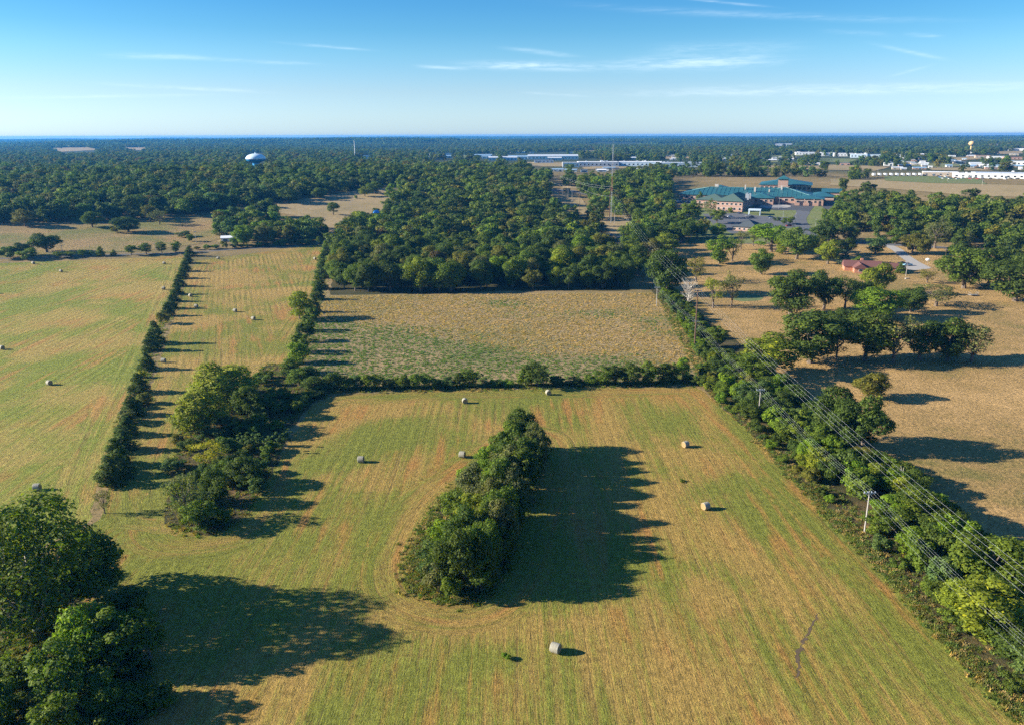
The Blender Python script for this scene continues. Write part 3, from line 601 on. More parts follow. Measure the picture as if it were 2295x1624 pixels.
# ------------------------------------------------------------------ trees that stand alone
G1 = 'trees in the dry pasture on the right'
for a in [
 (1815, 813, 698, 143, 'oak', 'dark', 'broad dark oak at the left end of the long pasture row', G1), (1873, 806, 723, 66, 'thin', 'dark', 'narrow thin oak second from the left in the pasture row', G1),
 (1938, 808, 700, 120, 'oak', 'dark', 'dense dark oak in the middle of the pasture row', G1), (2000, 813, 702, 105, 'thin', 'grey', 'grey half dead oak with bare limbs in the pasture row', G1),
 (2060, 806, 712, 80, 'oak', 'dark', 'dark oak right of the half dead one in the pasture row', G1), (2124, 808, 715, 92, 'oak', 'dark', 'dark oak second from the right in the pasture row', G1), (2176, 812, 716, 90, 'thin', 'grey', 'grey green oak on a pale trunk at the right end of the row', G1),
 (1772, 706, 608, 115, 'oak', 'dark', 'wide dark oak just right of the green pond', G1), (1846, 694, 602, 72, 'oak', 'dark', 'dark oak between the pond oak and the brick house', G1), (1893, 690, 612, 68, 'thin', 'dark', 'airy dark oak below the left gable of the brick house', G1),
 (1925, 680, 626, 60, 'oak', 'dark', 'low dark oak in the shade in front of the brick house', G1), (1962, 660, 585, 68, 'oak', 'yellow', 'tall yellow topped tree hiding the middle of the brick house', G1), (1963, 714, 648, 100, 'oak', 'bright', 'bright lime green tree in front of the brick house', G1),
 (2097, 686, 632, 98, 'thin', 'grey', 'gnarled half bare oak below the driveway', G1), (2077, 634, 602, 40, 'thin', 'olive', 'small olive tree beside the driveway end', G1), (2160, 646, 551, 100, 'oak', 'mid', 'big full oak right of the driveway', G1), (2214, 642, 553, 80, 'oak', 'dark', 'dark oak touching the big full oak on its right', G1),
 (2275, 675, 573, 112, 'oak', 'dark', 'large dark oak cut by the right edge of the photo', G1), (1706, 615, 560, 52, 'oak', 'mid', 'small round oak alone between the road and the pond', G1), (1612, 591, 525, 64, 'ash', 'bright', 'bright green tree left of its darker twin by the road', G1), (1641, 586, 524, 46, 'thin', 'mid', 'darker green tree right of the bright one by the road', G1),
 (1728, 564, 496, 86, 'ash', 'bright', 'large fresh green tree between the road and the hospital drive', G1), (1785, 581, 507, 80, 'oak', 'mid', 'large darker tree right of the fresh green one by the road', G1), (1688, 552, 502, 34, 'thin', 'yellow', 'pale yellow green tree behind the large fresh green one', G1),
 (1855, 592, 535, 56, 'oak', 'yellow', 'yellow green tree left of the blue spruce', G1), (1893, 572, 530, 40, 'oak', 'dark', 'dark green tree behind the blue spruce', G1), (1961, 570, 522, 48, 'ash', 'blue', 'bluish round tree at the mouth of the driveway', G1),
 (1857, 544, 492, 72, 'oak', 'dark', 'dark oak beside the hospital entrance road', G1), (2007, 547, 511, 40, 'ash', 'mid', 'leftmost tree of the trio right of the driveway mouth', G1), (2044, 569, 525, 42, 'oak', 'olive', 'middle tree of the trio right of the driveway mouth', G1), (2068, 571, 528, 38, 'oak', 'olive', 'rightmost tree of the trio right of the driveway mouth', G1),
 (2095, 557, 490, 70, 'thin', 'grey', 'tall gnarled tree with a forked bare top by the road', G1), (2148, 566, 512, 40, 'cedar', 'cedar', 'tall cedar standing left of the right hand wood', G1), (1490, 572, 518, 58, 'ash', 'yellow', 'yellow green tree at the road bend under the wires', G1), (1494, 660, 552, 84, 'oak', 'dark', 'tall dark tree under the overhead wires left of the pond', G1),
 (1560, 632, 570, 56, 'thin', 'olive', 'sparse olive tree right of the dark tree under the wires', G1), (1598, 690, 619, 58, 'thin', 'yellow', 'sparse yellow tree just left of the pond', G1), (1639, 688, 602, 52, 'thin', 'grey', 'nearly leafless grey tree at the pond edge', G1), (1541, 685, 622, 44, 'bare', 'grey', 'bare grey tree beside the tall brown power pole', G1),
 (1730, 838, 737, 118, 'ash', 'yellow', 'big yellow green tree at the head of the wire hedgerow', G1), (1690, 858, 790, 90, 'ash', 'mid', 'green tree left of the big yellow green hedgerow tree', G1), (1608, 778, 729, 44, 'ash', 'mid', 'round green tree alone right of the tall brown pole', G1), (1950, 893, 832, 76, 'oak', 'olive', 'small round tree alone in the open pasture', G1),
 (1868, 998, 874, 96, 'oak', 'dark', 'left crown of the large dark tree pair beside the hedgerow', G1), (1930, 1015, 893, 100, 'oak', 'dark', 'right crown of the large dark tree pair beside the hedgerow', G1), (1920, 602, 575, 22, 'bush', 'mid', 'small bush at the back corner of the brick house', G1),
 (2018, 612, 588, 26, 'cedar', 'mid', 'small dark conifer beside the parked blue pickup', G1),
 (1545, 516, 444, 48, 'ash', 'mid', 'tall green tree left of the clinic lot', G1), (1592, 491, 441, 32, 'thin', 'mid', 'pine like tree at the left corner of the two storey clinic', G1), (1606, 502, 466, 34, 'ash', 'mid', 'lower tree below the pine like one by the clinic', G1), (1578, 527, 486, 26, 'ash', 'olive', 'narrow tree left of the small clinic', G1), (1608, 534, 497, 36, 'ash', 'bright', 'round bright tree just left of the small clinic', G1), (1508, 542, 494, 40, 'ash', 'mid', 'green tree at the wood edge left of the hospital lawn', G1), (1568, 457, 430, 22, 'cedar', 'mid', 'small conifer before the hospital front', G1),
 (1765, 504, 486, 28, 'bush', 'mid', 'round ornamental tree on the lot island', G1), (1741, 495, 487, 16, 'bush', 'dark', 'clipped bush beside the ornamental tree', G1), (1638, 477, 466, 12, 'bush', 'yellow', 'little yellowish tree at the clinic corner', G1), (1420, 562, 502, 62, 'oak', 'mid', 'oak right of the red earth bank', G1), (1455, 596, 530, 54, 'oak', 'olive', 'olive oak under the high wires', G1), (1530, 542, 492, 52, 'oak', 'mid', 'oak on the verge above the road bend', G1), (1562, 536, 490, 44, 'ash', 'mid', 'upright tree beside the oak on the verge', G1), (1450, 552, 508, 46, 'oak', 'dark', 'dark oak behind the olive one under the wires', G1),
 (1478, 640, 590, 44, 'thin', 'dark', 'thin dark tree beside the third pale pole', G1), (1660, 560, 515, 34, 'thin', 'grey', 'thin grey tree beside the bright green pair', G1), (1752, 570, 525, 40, 'ash', 'yellow', 'yellow green tree between the two large road trees', G1), (1832, 566, 530, 36, 'oak', 'olive', 'olive oak left of the hospital entrance dark oak', G1), (1905, 545, 505, 34, 'oak', 'dark', 'dark tree behind the pale pole at the right wood', G1), (2040, 700, 640, 56, 'oak', 'dark', 'dark oak right of the lime green tree', G1), (1880, 740, 690, 60, 'oak', 'dark', 'dark oak between the two pasture rows', G1), (1840, 560, 530, 26, 'bush', 'mid', 'bush on the road verge by the entrance', G1)]: plant(*a)
plant(1890, 594, 560, 30, 'spruce', 'spruce', 'pale blue spruce beside the left gable of the brick house', G1)
G2 = 'trees in the brushy patch between the hayfields'
for a in [(505, 905, 800, 150, 'oak', 'lime', 'large round yellow green tree at the top of the brushy patch', G2), (448, 970, 868, 120, 'oak', 'lime', 'second yellow green tree at the left of the brushy patch', G2), (560, 935, 860, 70, 'oak', 'dark', 'shaded dark tree right of the two yellow green ones', G2),
 (470, 1035, 983, 100, 'thin', 'gold', 'low golden yellow tree in the middle of the brushy patch', G2), (420, 1165, 1042, 88, 'thin', 'grey', 'grey green tree at the near end of the brushy patch', G2), (485, 1130, 1052, 72, 'oak', 'dark', 'dark round tree behind the grey green one', G2), (452, 1185, 1110, 80, 'ash', 'mid', 'leafy green tree at the nearest tip of the patch', G2),
 (552, 1085, 1020, 86, 'oak', 'dark', 'dark shaded tree on the right side of the patch', G2), (510, 1075, 1030, 60, 'ash', 'mid', 'green tree between the golden one and the grey one', G2), (672, 715, 642, 62, 'ash', 'yellow', 'round yellow green tree bulging out of the middle hedge', G2), (705, 700, 660, 30, 'cedar', 'cedar', 'dark conifer at the right flank of the round hedge tree', G2)]: plant(*a)
G3 = 'saplings in the brushy patch'
ordn = ['first', 'second', 'third', 'fourth', 'fifth', 'sixth', 'seventh', 'eighth', 'ninth', 'tenth', 'eleventh', 'twelfth', 'thirteenth', 'fourteenth', 'fifteenth', 'sixteenth', 'seventeenth', 'eighteenth', 'nineteenth', 'twentieth']
def nth(k):
    tens = ['', 'twenty', 'thirty', 'forty', 'fifty', 'sixty', 'seventy', 'eighty', 'ninety']
    if k < 20: return ordn[k]
    if k >= 99: return 'hundred and ' + nth(k - 100) if k > 99 else 'hundredth'
    t, u = divmod(k + 1, 10); return (tens[t - 1] + ' ' + ordn[u - 1]) if u else tens[t - 1][:-1] + 'ieth'
sp = [(467, 978, 38), (510, 978, 40), (533, 982, 42), (590, 952, 40), (577, 998, 42), (630, 1000, 34), (642, 982, 24), (455, 990, 30), (560, 1010, 40), (490, 990, 36), (610, 930, 34), (600, 1015, 40), (548, 1000, 34), (585, 975, 38)]
for k, (x, y, h) in enumerate(sorted(sp)): plant(x, y, y - h, 26, 'sapling', 'blue', 'bluish sapling %s from the left in the brushy patch' % nth(k), G3)
for k, (x, y, h, w) in enumerate([(625, 925, 22, 46), (655, 915, 20, 40), (600, 905, 24, 50), (570, 960, 20, 44), (520, 1010, 20, 46), (545, 965, 18, 36), (620, 960, 18, 40), (590, 1040, 22, 40), (640, 895, 24, 50), (565, 905, 22, 46), (690, 895, 18, 36), (500, 945, 20, 40)]):
    plant(x, y, y - h, w, 'bush', 'dark' if k % 2 else 'mid', 'low %s bush %s by distance in the shaded middle of the patch' % (('dark', nth(k // 2)) if k % 2 else ('green', nth(k // 2))), 'low bushes in the brushy patch')
rb_ = random.Random(21); pb_ = []
while len(pb_) < 58:
    x_, y_ = rb_.uniform(380, 740), rb_.uniform(840, 1195)
    if inpoly([x_], [y_], PATCH)[0] and all(abs(x_ - a) + abs(y_ - b) > 18 for a, b in pb_): pb_.append((x_, y_))
for k, (x, y) in enumerate(sorted(pb_, key=lambda q: q[1])): plant(x, y, y - rb_.uniform(14, 34), rb_.uniform(30, 56), 'bush', rb_.choice(['dark', 'mid', 'mid', 'blue', 'olive', 'dark']), 'scrub bush of the brushy patch, %s from its far end' % nth(k), 'low bushes in the brushy patch')
# cedars of the left hedge
G4 = 'cedars of the hedge between the two left hayfields'
hl = [(426, 574, 24, 26, 0), (420, 590, 22, 24, 0), (414, 608, 24, 26, 0), (409, 624, 24, 26, 0), (402, 642, 28, 28, 0), (396, 660, 28, 28, 0), (390, 676, 26, 26, 0), (384, 692, 30, 30, 0), (376, 708, 30, 30, 0), (366, 726, 28, 30, 1), (349, 770, 52, 40, 0), (340, 786, 44, 40, 0), (329, 828, 40, 40, 0), (318, 846, 16, 18, 2), (312, 880, 46, 46, 0), (326, 905, 26, 30, 1), (296, 930, 46, 48, 0), (290, 948, 30, 44, 3), (284, 975, 44, 50, 0), (276, 1010, 50, 54, 0), (262, 1045, 66, 56, 0), (270, 1065, 60, 54, 0), (248, 1085, 66, 60, 0), (300, 915, 26, 40, 0)]
for k, (x, y, h, w, t) in enumerate(sorted(hl, key=lambda q: -q[1])):
    fam, tone, adj = [('cedar', 'cedar', 'dark pointed cedar'), ('bush', 'olive', 'olive shrub'), ('bush', 'gold', 'tiny golden bush'), ('bush', 'grey', 'silvery grey shrub')][t]
    plant(x, y, y - h, w * 1.1, fam, tone, '%s, %s plant from the near end of the left hedge' % (adj, nth(k)), G4)
plant(235, 1150, 1096, 44, 'thin', 'grey', 'scraggly half bare shrub just beyond the near end of the left hedge', G4)
G5 = 'bushes of the hedge at the west edge of the meadow'
for k, (x, y, h, w, f, t) in enumerate([(736, 560, 24, 26, 'oak', 'mid'), (730, 578, 30, 34, 'cedar', 'mid'), (726, 598, 34, 34, 'cedar', 'mid'), (722, 622, 38, 36, 'cedar', 'cedar'), (716, 648, 38, 38, 'cedar', 'mid'), (712, 672, 36, 34, 'cedar', 'cedar'), (700, 722, 34, 30, 'bush', 'mid'), (692, 742, 38, 36, 'bush', 'mid'), (684, 764, 40, 42, 'bush', 'dark'), (675, 790, 44, 46, 'bush', 'mid'), (668, 815, 46, 48, 'bush', 'bright'), (660, 838, 46, 50, 'ash', 'mid'), (672, 866, 44, 60, 'ash', 'mid'), (704, 878, 40, 56, 'ash', 'dark'), (690, 858, 40, 44, 'bush', 'blue')]):
    plant(x, y, y - h, w * 1.1, f, t, '%s plant, %s from the far end of the hedge left of the meadow' % (TONE[t][1], nth(k)), G5)
G6 = 'bushes of the hedge between meadow and near hayfield'
hm = [(745, 873, 40, 52, 'bush', 'dark'), (775, 872, 30, 40, 'bush', 'mid'), (797, 870, 30, 40, 'bush', 'blue'), (832, 870, 36, 56, 'bush', 'mid'), (870, 870, 22, 40, 'bush', 'dark'), (905, 869, 28, 46, 'bush', 'mid'), (942, 869, 36, 62, 'bush', 'mid'), (975, 870, 24, 36, 'bush', 'dark'), (1002, 868, 24, 36, 'bush', 'blue'), (1030, 866, 38, 40, 'ash', 'dark'), (1052, 867, 46, 48, 'ash', 'mid'), (1086, 868, 30, 24, 'sapling', 'blue'), (1112, 866, 16, 40, 'bush', 'mid'), (1140, 865, 14, 40, 'bush', 'bright'), (1176, 864, 38, 40, 'bush', 'mid'), (1205, 866, 58, 76, 'ash', 'dark'), (1252, 862, 18, 50, 'bush', 'dark'), (1290, 861, 14, 50, 'bush', 'dark'), (1322, 860, 20, 40, 'bush', 'mid'), (1352, 861, 44, 60, 'ash', 'mid'), (1380, 860, 48, 46, 'ash', 'dark'), (1412, 860, 54, 60, 'ash', 'dark'), (1450, 859, 54, 52, 'ash', 'mid'), (1486, 857, 50, 46, 'ash', 'dark'), (1508, 855, 46, 40, 'ash', 'mid'), (1530, 850, 56, 40, 'ash', 'bright'), (1548, 858, 20, 40, 'bush', 'dark'), (1574, 858, 22, 44, 'bush', 'dark')]
for k, (x, y, h, w, f, t) in enumerate(hm): plant(x, y, y - h, w, f, t, '%s hedge plant, %s from the left below the meadow' % (TONE[t][1], nth(k)), G6)
# the island clump in the near field
G7 = 'trees of the clump in the near hayfield'
for a in [(xx, yb_, yb_ - (yb_ - yt_) * 1.12, ww_ * 1.12, f_, t_, l_) for xx, yb_, yt_, ww_, f_, t_, l_ in [(1168, 1012, 925, 84, 'oak', 'dark', 'rounded dark tree at the far end of the clump'), (1135, 1045, 958, 80, 'oak', 'mid', 'green tree second from the far end on the left of the clump'), (1172, 1062, 970, 70, 'thin', 'grey', 'tree with a dead grey top on the right of the clump'), (1100, 1080, 1000, 70, 'ash', 'bright', 'bright low tree on the left flank beside a hay bale'),
 (1135, 1108, 1005, 90, 'oak', 'grey', 'grey green tree in the centre of the far half'), (1175, 1110, 1020, 64, 'oak', 'dark', 'dark tree on the right flank of the far half'), (1070, 1130, 1042, 84, 'oak', 'grey', 'greyish tree at the middle of the left flank'), (1118, 1168, 1050, 86, 'oak', 'dark', 'tall dark tree in the middle of the clump'), (1158, 1165, 1075, 60, 'ash', 'dark', 'shaded tree at the middle of the right flank'),
 (1028, 1170, 1098, 70, 'ash', 'mid', 'small green tree on the left edge above the bright one'), (1062, 1205, 1100, 86, 'ash', 'yellow', 'yellow green tree in the middle of the clump'), (1112, 1225, 1110, 84, 'oak', 'mid', 'green tree right of the yellow green one'), (990, 1240, 1160, 64, 'ash', 'bright', 'vivid green tree on the left edge of the clump'), (1040, 1260, 1150, 86, 'oak', 'dark', 'dark tree behind the nearest pair'),
 (1090, 1285, 1175, 80, 'oak', 'mid', 'green tree on the right near flank'), (968, 1290, 1205, 66, 'ash', 'blue', 'teal green tree at the left near corner'), (1025, 1325, 1205, 92, 'oak', 'dark', 'dark tree at the very near end of the clump'), (1080, 1325, 1235, 70, 'ash', 'mid', 'leafy tree at the right near corner'), (975, 1325, 1262, 56, 'bush', 'grey', 'low grey green bush at the left near corner'), (1010, 1345, 1290, 46, 'bush', 'mid', 'small bush at the nearest tip of the clump'),
 (1130, 1252, 1185, 56, 'bush', 'dark', 'dark bush in the shade of the right flank'), (1190, 1075, 1020, 50, 'bush', 'dark', 'shaded bush at the far right flank'), (1150, 1210, 1120, 60, 'ash', 'dark', 'shaded tree low on the right flank'), (1128, 1275, 1185, 60, 'ash', 'dark', 'shaded tree at the lower end of the right flank'), (1185, 1035, 960, 56, 'oak', 'dark', 'dark tree beside the far end of the clump'), (1152, 1030, 948, 70, 'oak', 'mid', 'mid green tree behind the rounded far end tree'), (1145, 1078, 990, 70, 'oak', 'dark', 'dark tree in the middle of the far half'), (1120, 1132, 1032, 74, 'oak', 'mid', 'mid green tree between the grey green ones'), (1088, 1245, 1138, 74, 'oak', 'dark', 'dark tree just below the green right hand tree'), (1058, 1300, 1192, 76, 'oak', 'mid', 'tall tree between the two nearest corner trees'), (1096, 1190, 1085, 70, 'oak', 'grey', 'greyish tree right of the yellow green one'), (1090, 1318, 1215, 60, 'oak', 'dark', 'dark tree behind the right near corner'), (1050, 1095, 1050, 50, 'bush', 'bright', 'bright bush at the foot of the left flank')]]: plant(*a, G7)  # later oaks and right-flank trees are fillers, added to merge the clump's shadow
for k in range(9):  # extra inner oaks, added to close gaps in the clump's cast shadow
    t_ = k / 8; P_ = Vector((5.5 - 11 * t_ + random.uniform(-1, 1) + .6, 188 - 54 * t_, 0)); plant_at(P_, 'oak', random.uniform(11.4, 13), random.uniform(7, 8.6), random.choice(['dark', 'mid', 'grey', 'mid']), 'tall added inner tree of the clump, %s from its far end' % nth(k), G7)
# bottom left corner
G8 = 'trees in the near left corner'
for a in [(85, 1410, 1136, 300, 'sycamore', 'mid', 'huge sycamore with pale limbs in the near left corner'), (-60, 1310, 1190, 150, 'ash', 'yellow', 'yellow green tree cut by the left edge of the photo'), (212, 1330, 1195, 140, 'oak', 'mid', 'dark round tree at the right shoulder of the sycamore'), (190, 1500, 1335, 110, 'ash', 'bright', 'light green tree below the sycamore'), (262, 1500, 1350, 125, 'ash', 'mid', 'green tree second from the right below the sycamore'), (338, 1480, 1350, 84, 'ash', 'mid', 'feathery green tree at the right tip of the corner group'),
 (150, 1590, 1425, 130, 'ash', 'mid', 'bushy green tree near the lower left corner'), (130, 1690, 1545, 90, 'ash', 'mid', 'green tree cut by the bottom edge of the photo'), (-10, 1640, 1520, 110, 'oak', 'mid', 'green tree in the lower left corner'), (240, 1600, 1500, 90, 'oak', 'mid', 'shaded dark tree below the right group'), (300, 1400, 1300, 80, 'ash', 'dark', 'dark bush behind the feathery tree')]: plant(*a, G8)
rc_ = random.Random(3)
for k, (x, y) in enumerate(sorted([(rc_.uniform(-60, 345), rc_.uniform(1480, 1720)) for _ in range(24)])): plant(x, y, y - rc_.uniform(28, 60), rc_.uniform(50, 90), 'bush', rc_.choice(['dark', 'mid', 'dark', 'olive']), 'undergrowth bush in the near left corner, %s from the left' % nth(k), G8)
# far-left roadside
G9 = 'trees along the far left road'
for a in [(105, 566, 518, 66, 'oak', 'dark', 'big dark oak above the left road'), (52, 574, 540, 44, 'oak', 'dark', 'dark tree left of the big roadside oak'), (18, 580, 552, 40, 'bush', 'mid', 'bush at the far left end of the road'), (66, 582, 556, 40, 'bush', 'mid', 'green bush in front of the big roadside oak'), (143, 577, 562, 44, 'bush', 'mid', 'low spreading bush right of the big roadside oak'), (184, 575, 560, 20, 'bush', 'mid', 'small bush on the verge near the left poles'), (203, 574, 562, 16, 'bush', 'blue', 'tiny bluish bush on the left verge'), (226, 574, 552, 24, 'cedar', 'mid', 'small pointed tree on the left verge'), (255, 573, 559, 16, 'cedar', 'mid', 'short pointed tree right of the small pointed one'),
 (295, 572, 546, 30, 'ash', 'mid', 'leftmost of the four roadside trees'), (328, 570, 541, 32, 'ash', 'mid', 'second of the four roadside trees'), (363, 568, 538, 24, 'ash', 'mid', 'third of the four roadside trees'), (394, 566, 537, 24, 'ash', 'mid', 'rightmost of the four roadside trees'), (413, 532, 518, 34, 'bush', 'dark', 'wide low bush in the far left field'), (427, 542, 524, 16, 'bush', 'mid', 'small bush by the pole left of the white shed'),
 (207, 510, 472, 42, 'oak', 'mid', 'round tree at the far edge of the left field'), (288, 521, 482, 58, 'oak', 'dark', 'dark tree group jutting into the far left field'), (260, 522, 503, 26, 'bush', 'grey', 'grey bush beside the dark group in the field'), (358, 504, 464, 40, 'thin', 'grey', 'pale grey tree at the wood edge'), (337, 496, 455, 32, 'ash', 'olive', 'olive tree left of the pale grey one'), (57, 508, 464, 52, 'oak', 'olive', 'olive oak at the left wood edge'),
 (645, 455, 420, 56, 'oak', 'dark', 'dark oak at the left end of the tan clearing'), (717, 445, 421, 36, 'oak', 'mid', 'round tree alone in the tan clearing'), (747, 482, 449, 36, 'ash', 'mid', 'green tree below the tan clearing'), (818, 441, 415, 32, 'ash', 'yellow', 'yellow green tree at the clearing fence'), (840, 435, 407, 40, 'oak', 'mid', 'oak right of the yellow green one at the clearing'), (797, 446, 438, 9, 'bush', 'bright', 'tiny green bush on the clearing fence')]: plant(*a, G9)
print('explicit', KIND_COUNT)

for k in range(15):
    x = 446 + k * 19 + random.uniform(-5, 5); y = 560 - (x - 446) * .048; plant(x, y, y - random.uniform(8, 20), random.uniform(16, 28), random.choice(['bush', 'bush', 'ash']), random.choice(['mid', 'dark', 'blue', 'bright', 'olive']), 'roadside plant above the strip field, %s from the left' % nth(k), 'plants along the road above the strip field')
plant(1135, 1475, 1462, 22, 'bush', 'bright', 'small green weed clump in the foreground left of the nearest bale'); plant(1529, 1079, 1074, 16, 'bush', 'mid', 'flat green weed between the two right hand bales')
# hedgerow under the wires: shrubs scattered through the band, named by their rank from the near end
HB = [(1572, 866), (1640, 930), (1692, 968), (1762, 1042), (1872, 1136), (1962, 1226), (2052, 1316), (2152, 1426), (2252, 1536), (2330, 1620), (2520, 1640), (2330, 1340), (2230, 1235), (2110, 1130), (2020, 1060), (1880, 1010), (1830, 930), (1790, 880), (1700, 830), (1620, 790), (1560, 700), (1490, 640), (1470, 650), (1530, 740), (1560, 800)]
hbW = [tuple(W(*q)[:2]) for q in HB]; cand = []
xs = [p[0] for p in hbW]; ys = [p[1] for p in hbW]; tries = 0
while len(cand) < 250 and tries < 20000:
    tries += 1; x, y = random.uniform(min(xs), max(xs)), random.uniform(min(ys), max(ys))
    if not inpoly([x], [y], hbW)[0]: continue
    if any((x - c[0]) ** 2 + (y - c[1]) ** 2 < 2.3 ** 2 for c in cand): continue
    cand.append((x, y))
cand.sort(key=lambda c: c[1])
X = np.array([c[0] for c in cand]); Y = np.array([c[1] for c in cand]); dE, _ = dseg(X, Y, hbW)
for k, (x, y) in enumerate(cand):
    left = min(abs(x - a) for a in [70]) ; d = float(dE[k]); edge = x < 66.5 + (y > 250) * 2
    h = (1.9 + d * 1.15) * random.uniform(.8, 1.25); h = min(h, 6.6)
    if y > 245: h = min(h, 4.5)
    if edge: h = min(max(h, 2.4), 4.2)
    tone = random.choices(['mid', 'dark', 'bright', 'yellow', 'blue', 'olive', 'red'], [6, 6, 3, 1.2, 2, 1, 0])[0]
    fam = 'bush' if h < 3.6 else random.choice(['ash', 'ash', 'bush', 'oak']); w = h * random.uniform(.9, 1.2) + 1.3
    plant_at(Vector((x, y, float(T(x, y)))), fam, h, w, tone, '%s %s, %s from near end of wire hedgerow' % (TONE[tone][1], 'shrub' if fam == 'bush' else 'small tree', nth(k)), 'shrubs and small trees under the power line')
plant(2020, 1095, 1050, 70, 'bare', 'grey', 'leafless purplish shrub in the hedgerow by the nearer pole')
plant(2215, 1330, 1180, 165, 'oak', 'mid', 'largest rounded tree in the near stretch of the wire hedgerow'); plant(2045, 1180, 1080, 85, 'ash', 'mid', 'leafy tree right of the leafless shrub in the hedgerow')
plant(2210, 1430, 1290, 150, 'ash', 'yellow', 'large yellow green tree in the near stretch of the hedgerow')

# ------------------------------------------------------------------ woods
KEEP = [[(2172, 322), (2183, 322), (2181, 337), (2174, 337)], [(580, 460), (680, 447), (800, 429), (890, 419), (855, 440), (858, 460), (700, 478), (640, 468)], [(1254, 430), (1290, 430), (1306, 452), (1268, 458)], [(1368, 490), (1424, 498), (1400, 508), (1394, 528), (1372, 522), (1362, 500)], [(1296, 462), (1330, 476), (1345, 486), (1310, 480)], 
        [(1515, 396), (1872, 396), (1872, 440), (1822, 462), (1815, 530), (1700, 528), (1600, 522), (1592, 488), (1515, 455)], [(0, 527), (200, 512), (470, 494), (436, 548), (330, 562), (0, 583)], [(1876, 404), (2020, 405), (2295, 421), (2295, 436), (2160, 430), (2000, 420), (1870, 416)],
        [(1980, 398), (2300, 404), (2300, 418), (2180, 412), (1980, 406)], [(1645, 373), (1870, 371), (2000, 375), (1960, 381), (1700, 379)], [(1180, 365), (1262, 365), (1262, 371), (1180, 371)], [(2080, 378), (2180, 378), (2200, 382), (2085, 381)],
        [(100, 334), (190, 331), (250, 336), (150, 341)], [(552, 343), (595, 343), (590, 364), (556, 364)], [(1590, 371), (1638, 371), (1638, 379), (1590, 379)], [(1845, 356), (1920, 357), (1900, 364), (1840, 362)],
        [(1950, 388), (2295, 386), (2295, 404), (2060, 400), (1950, 396)], [(497, 530), (532, 530), (532, 542), (497, 542)], [(1240, 385), (1250, 385), (1262, 436), (1246, 436)]]
BLD = []   # (x0, x1, ytop, ybase, wall, roof, roofkind, label, cat)
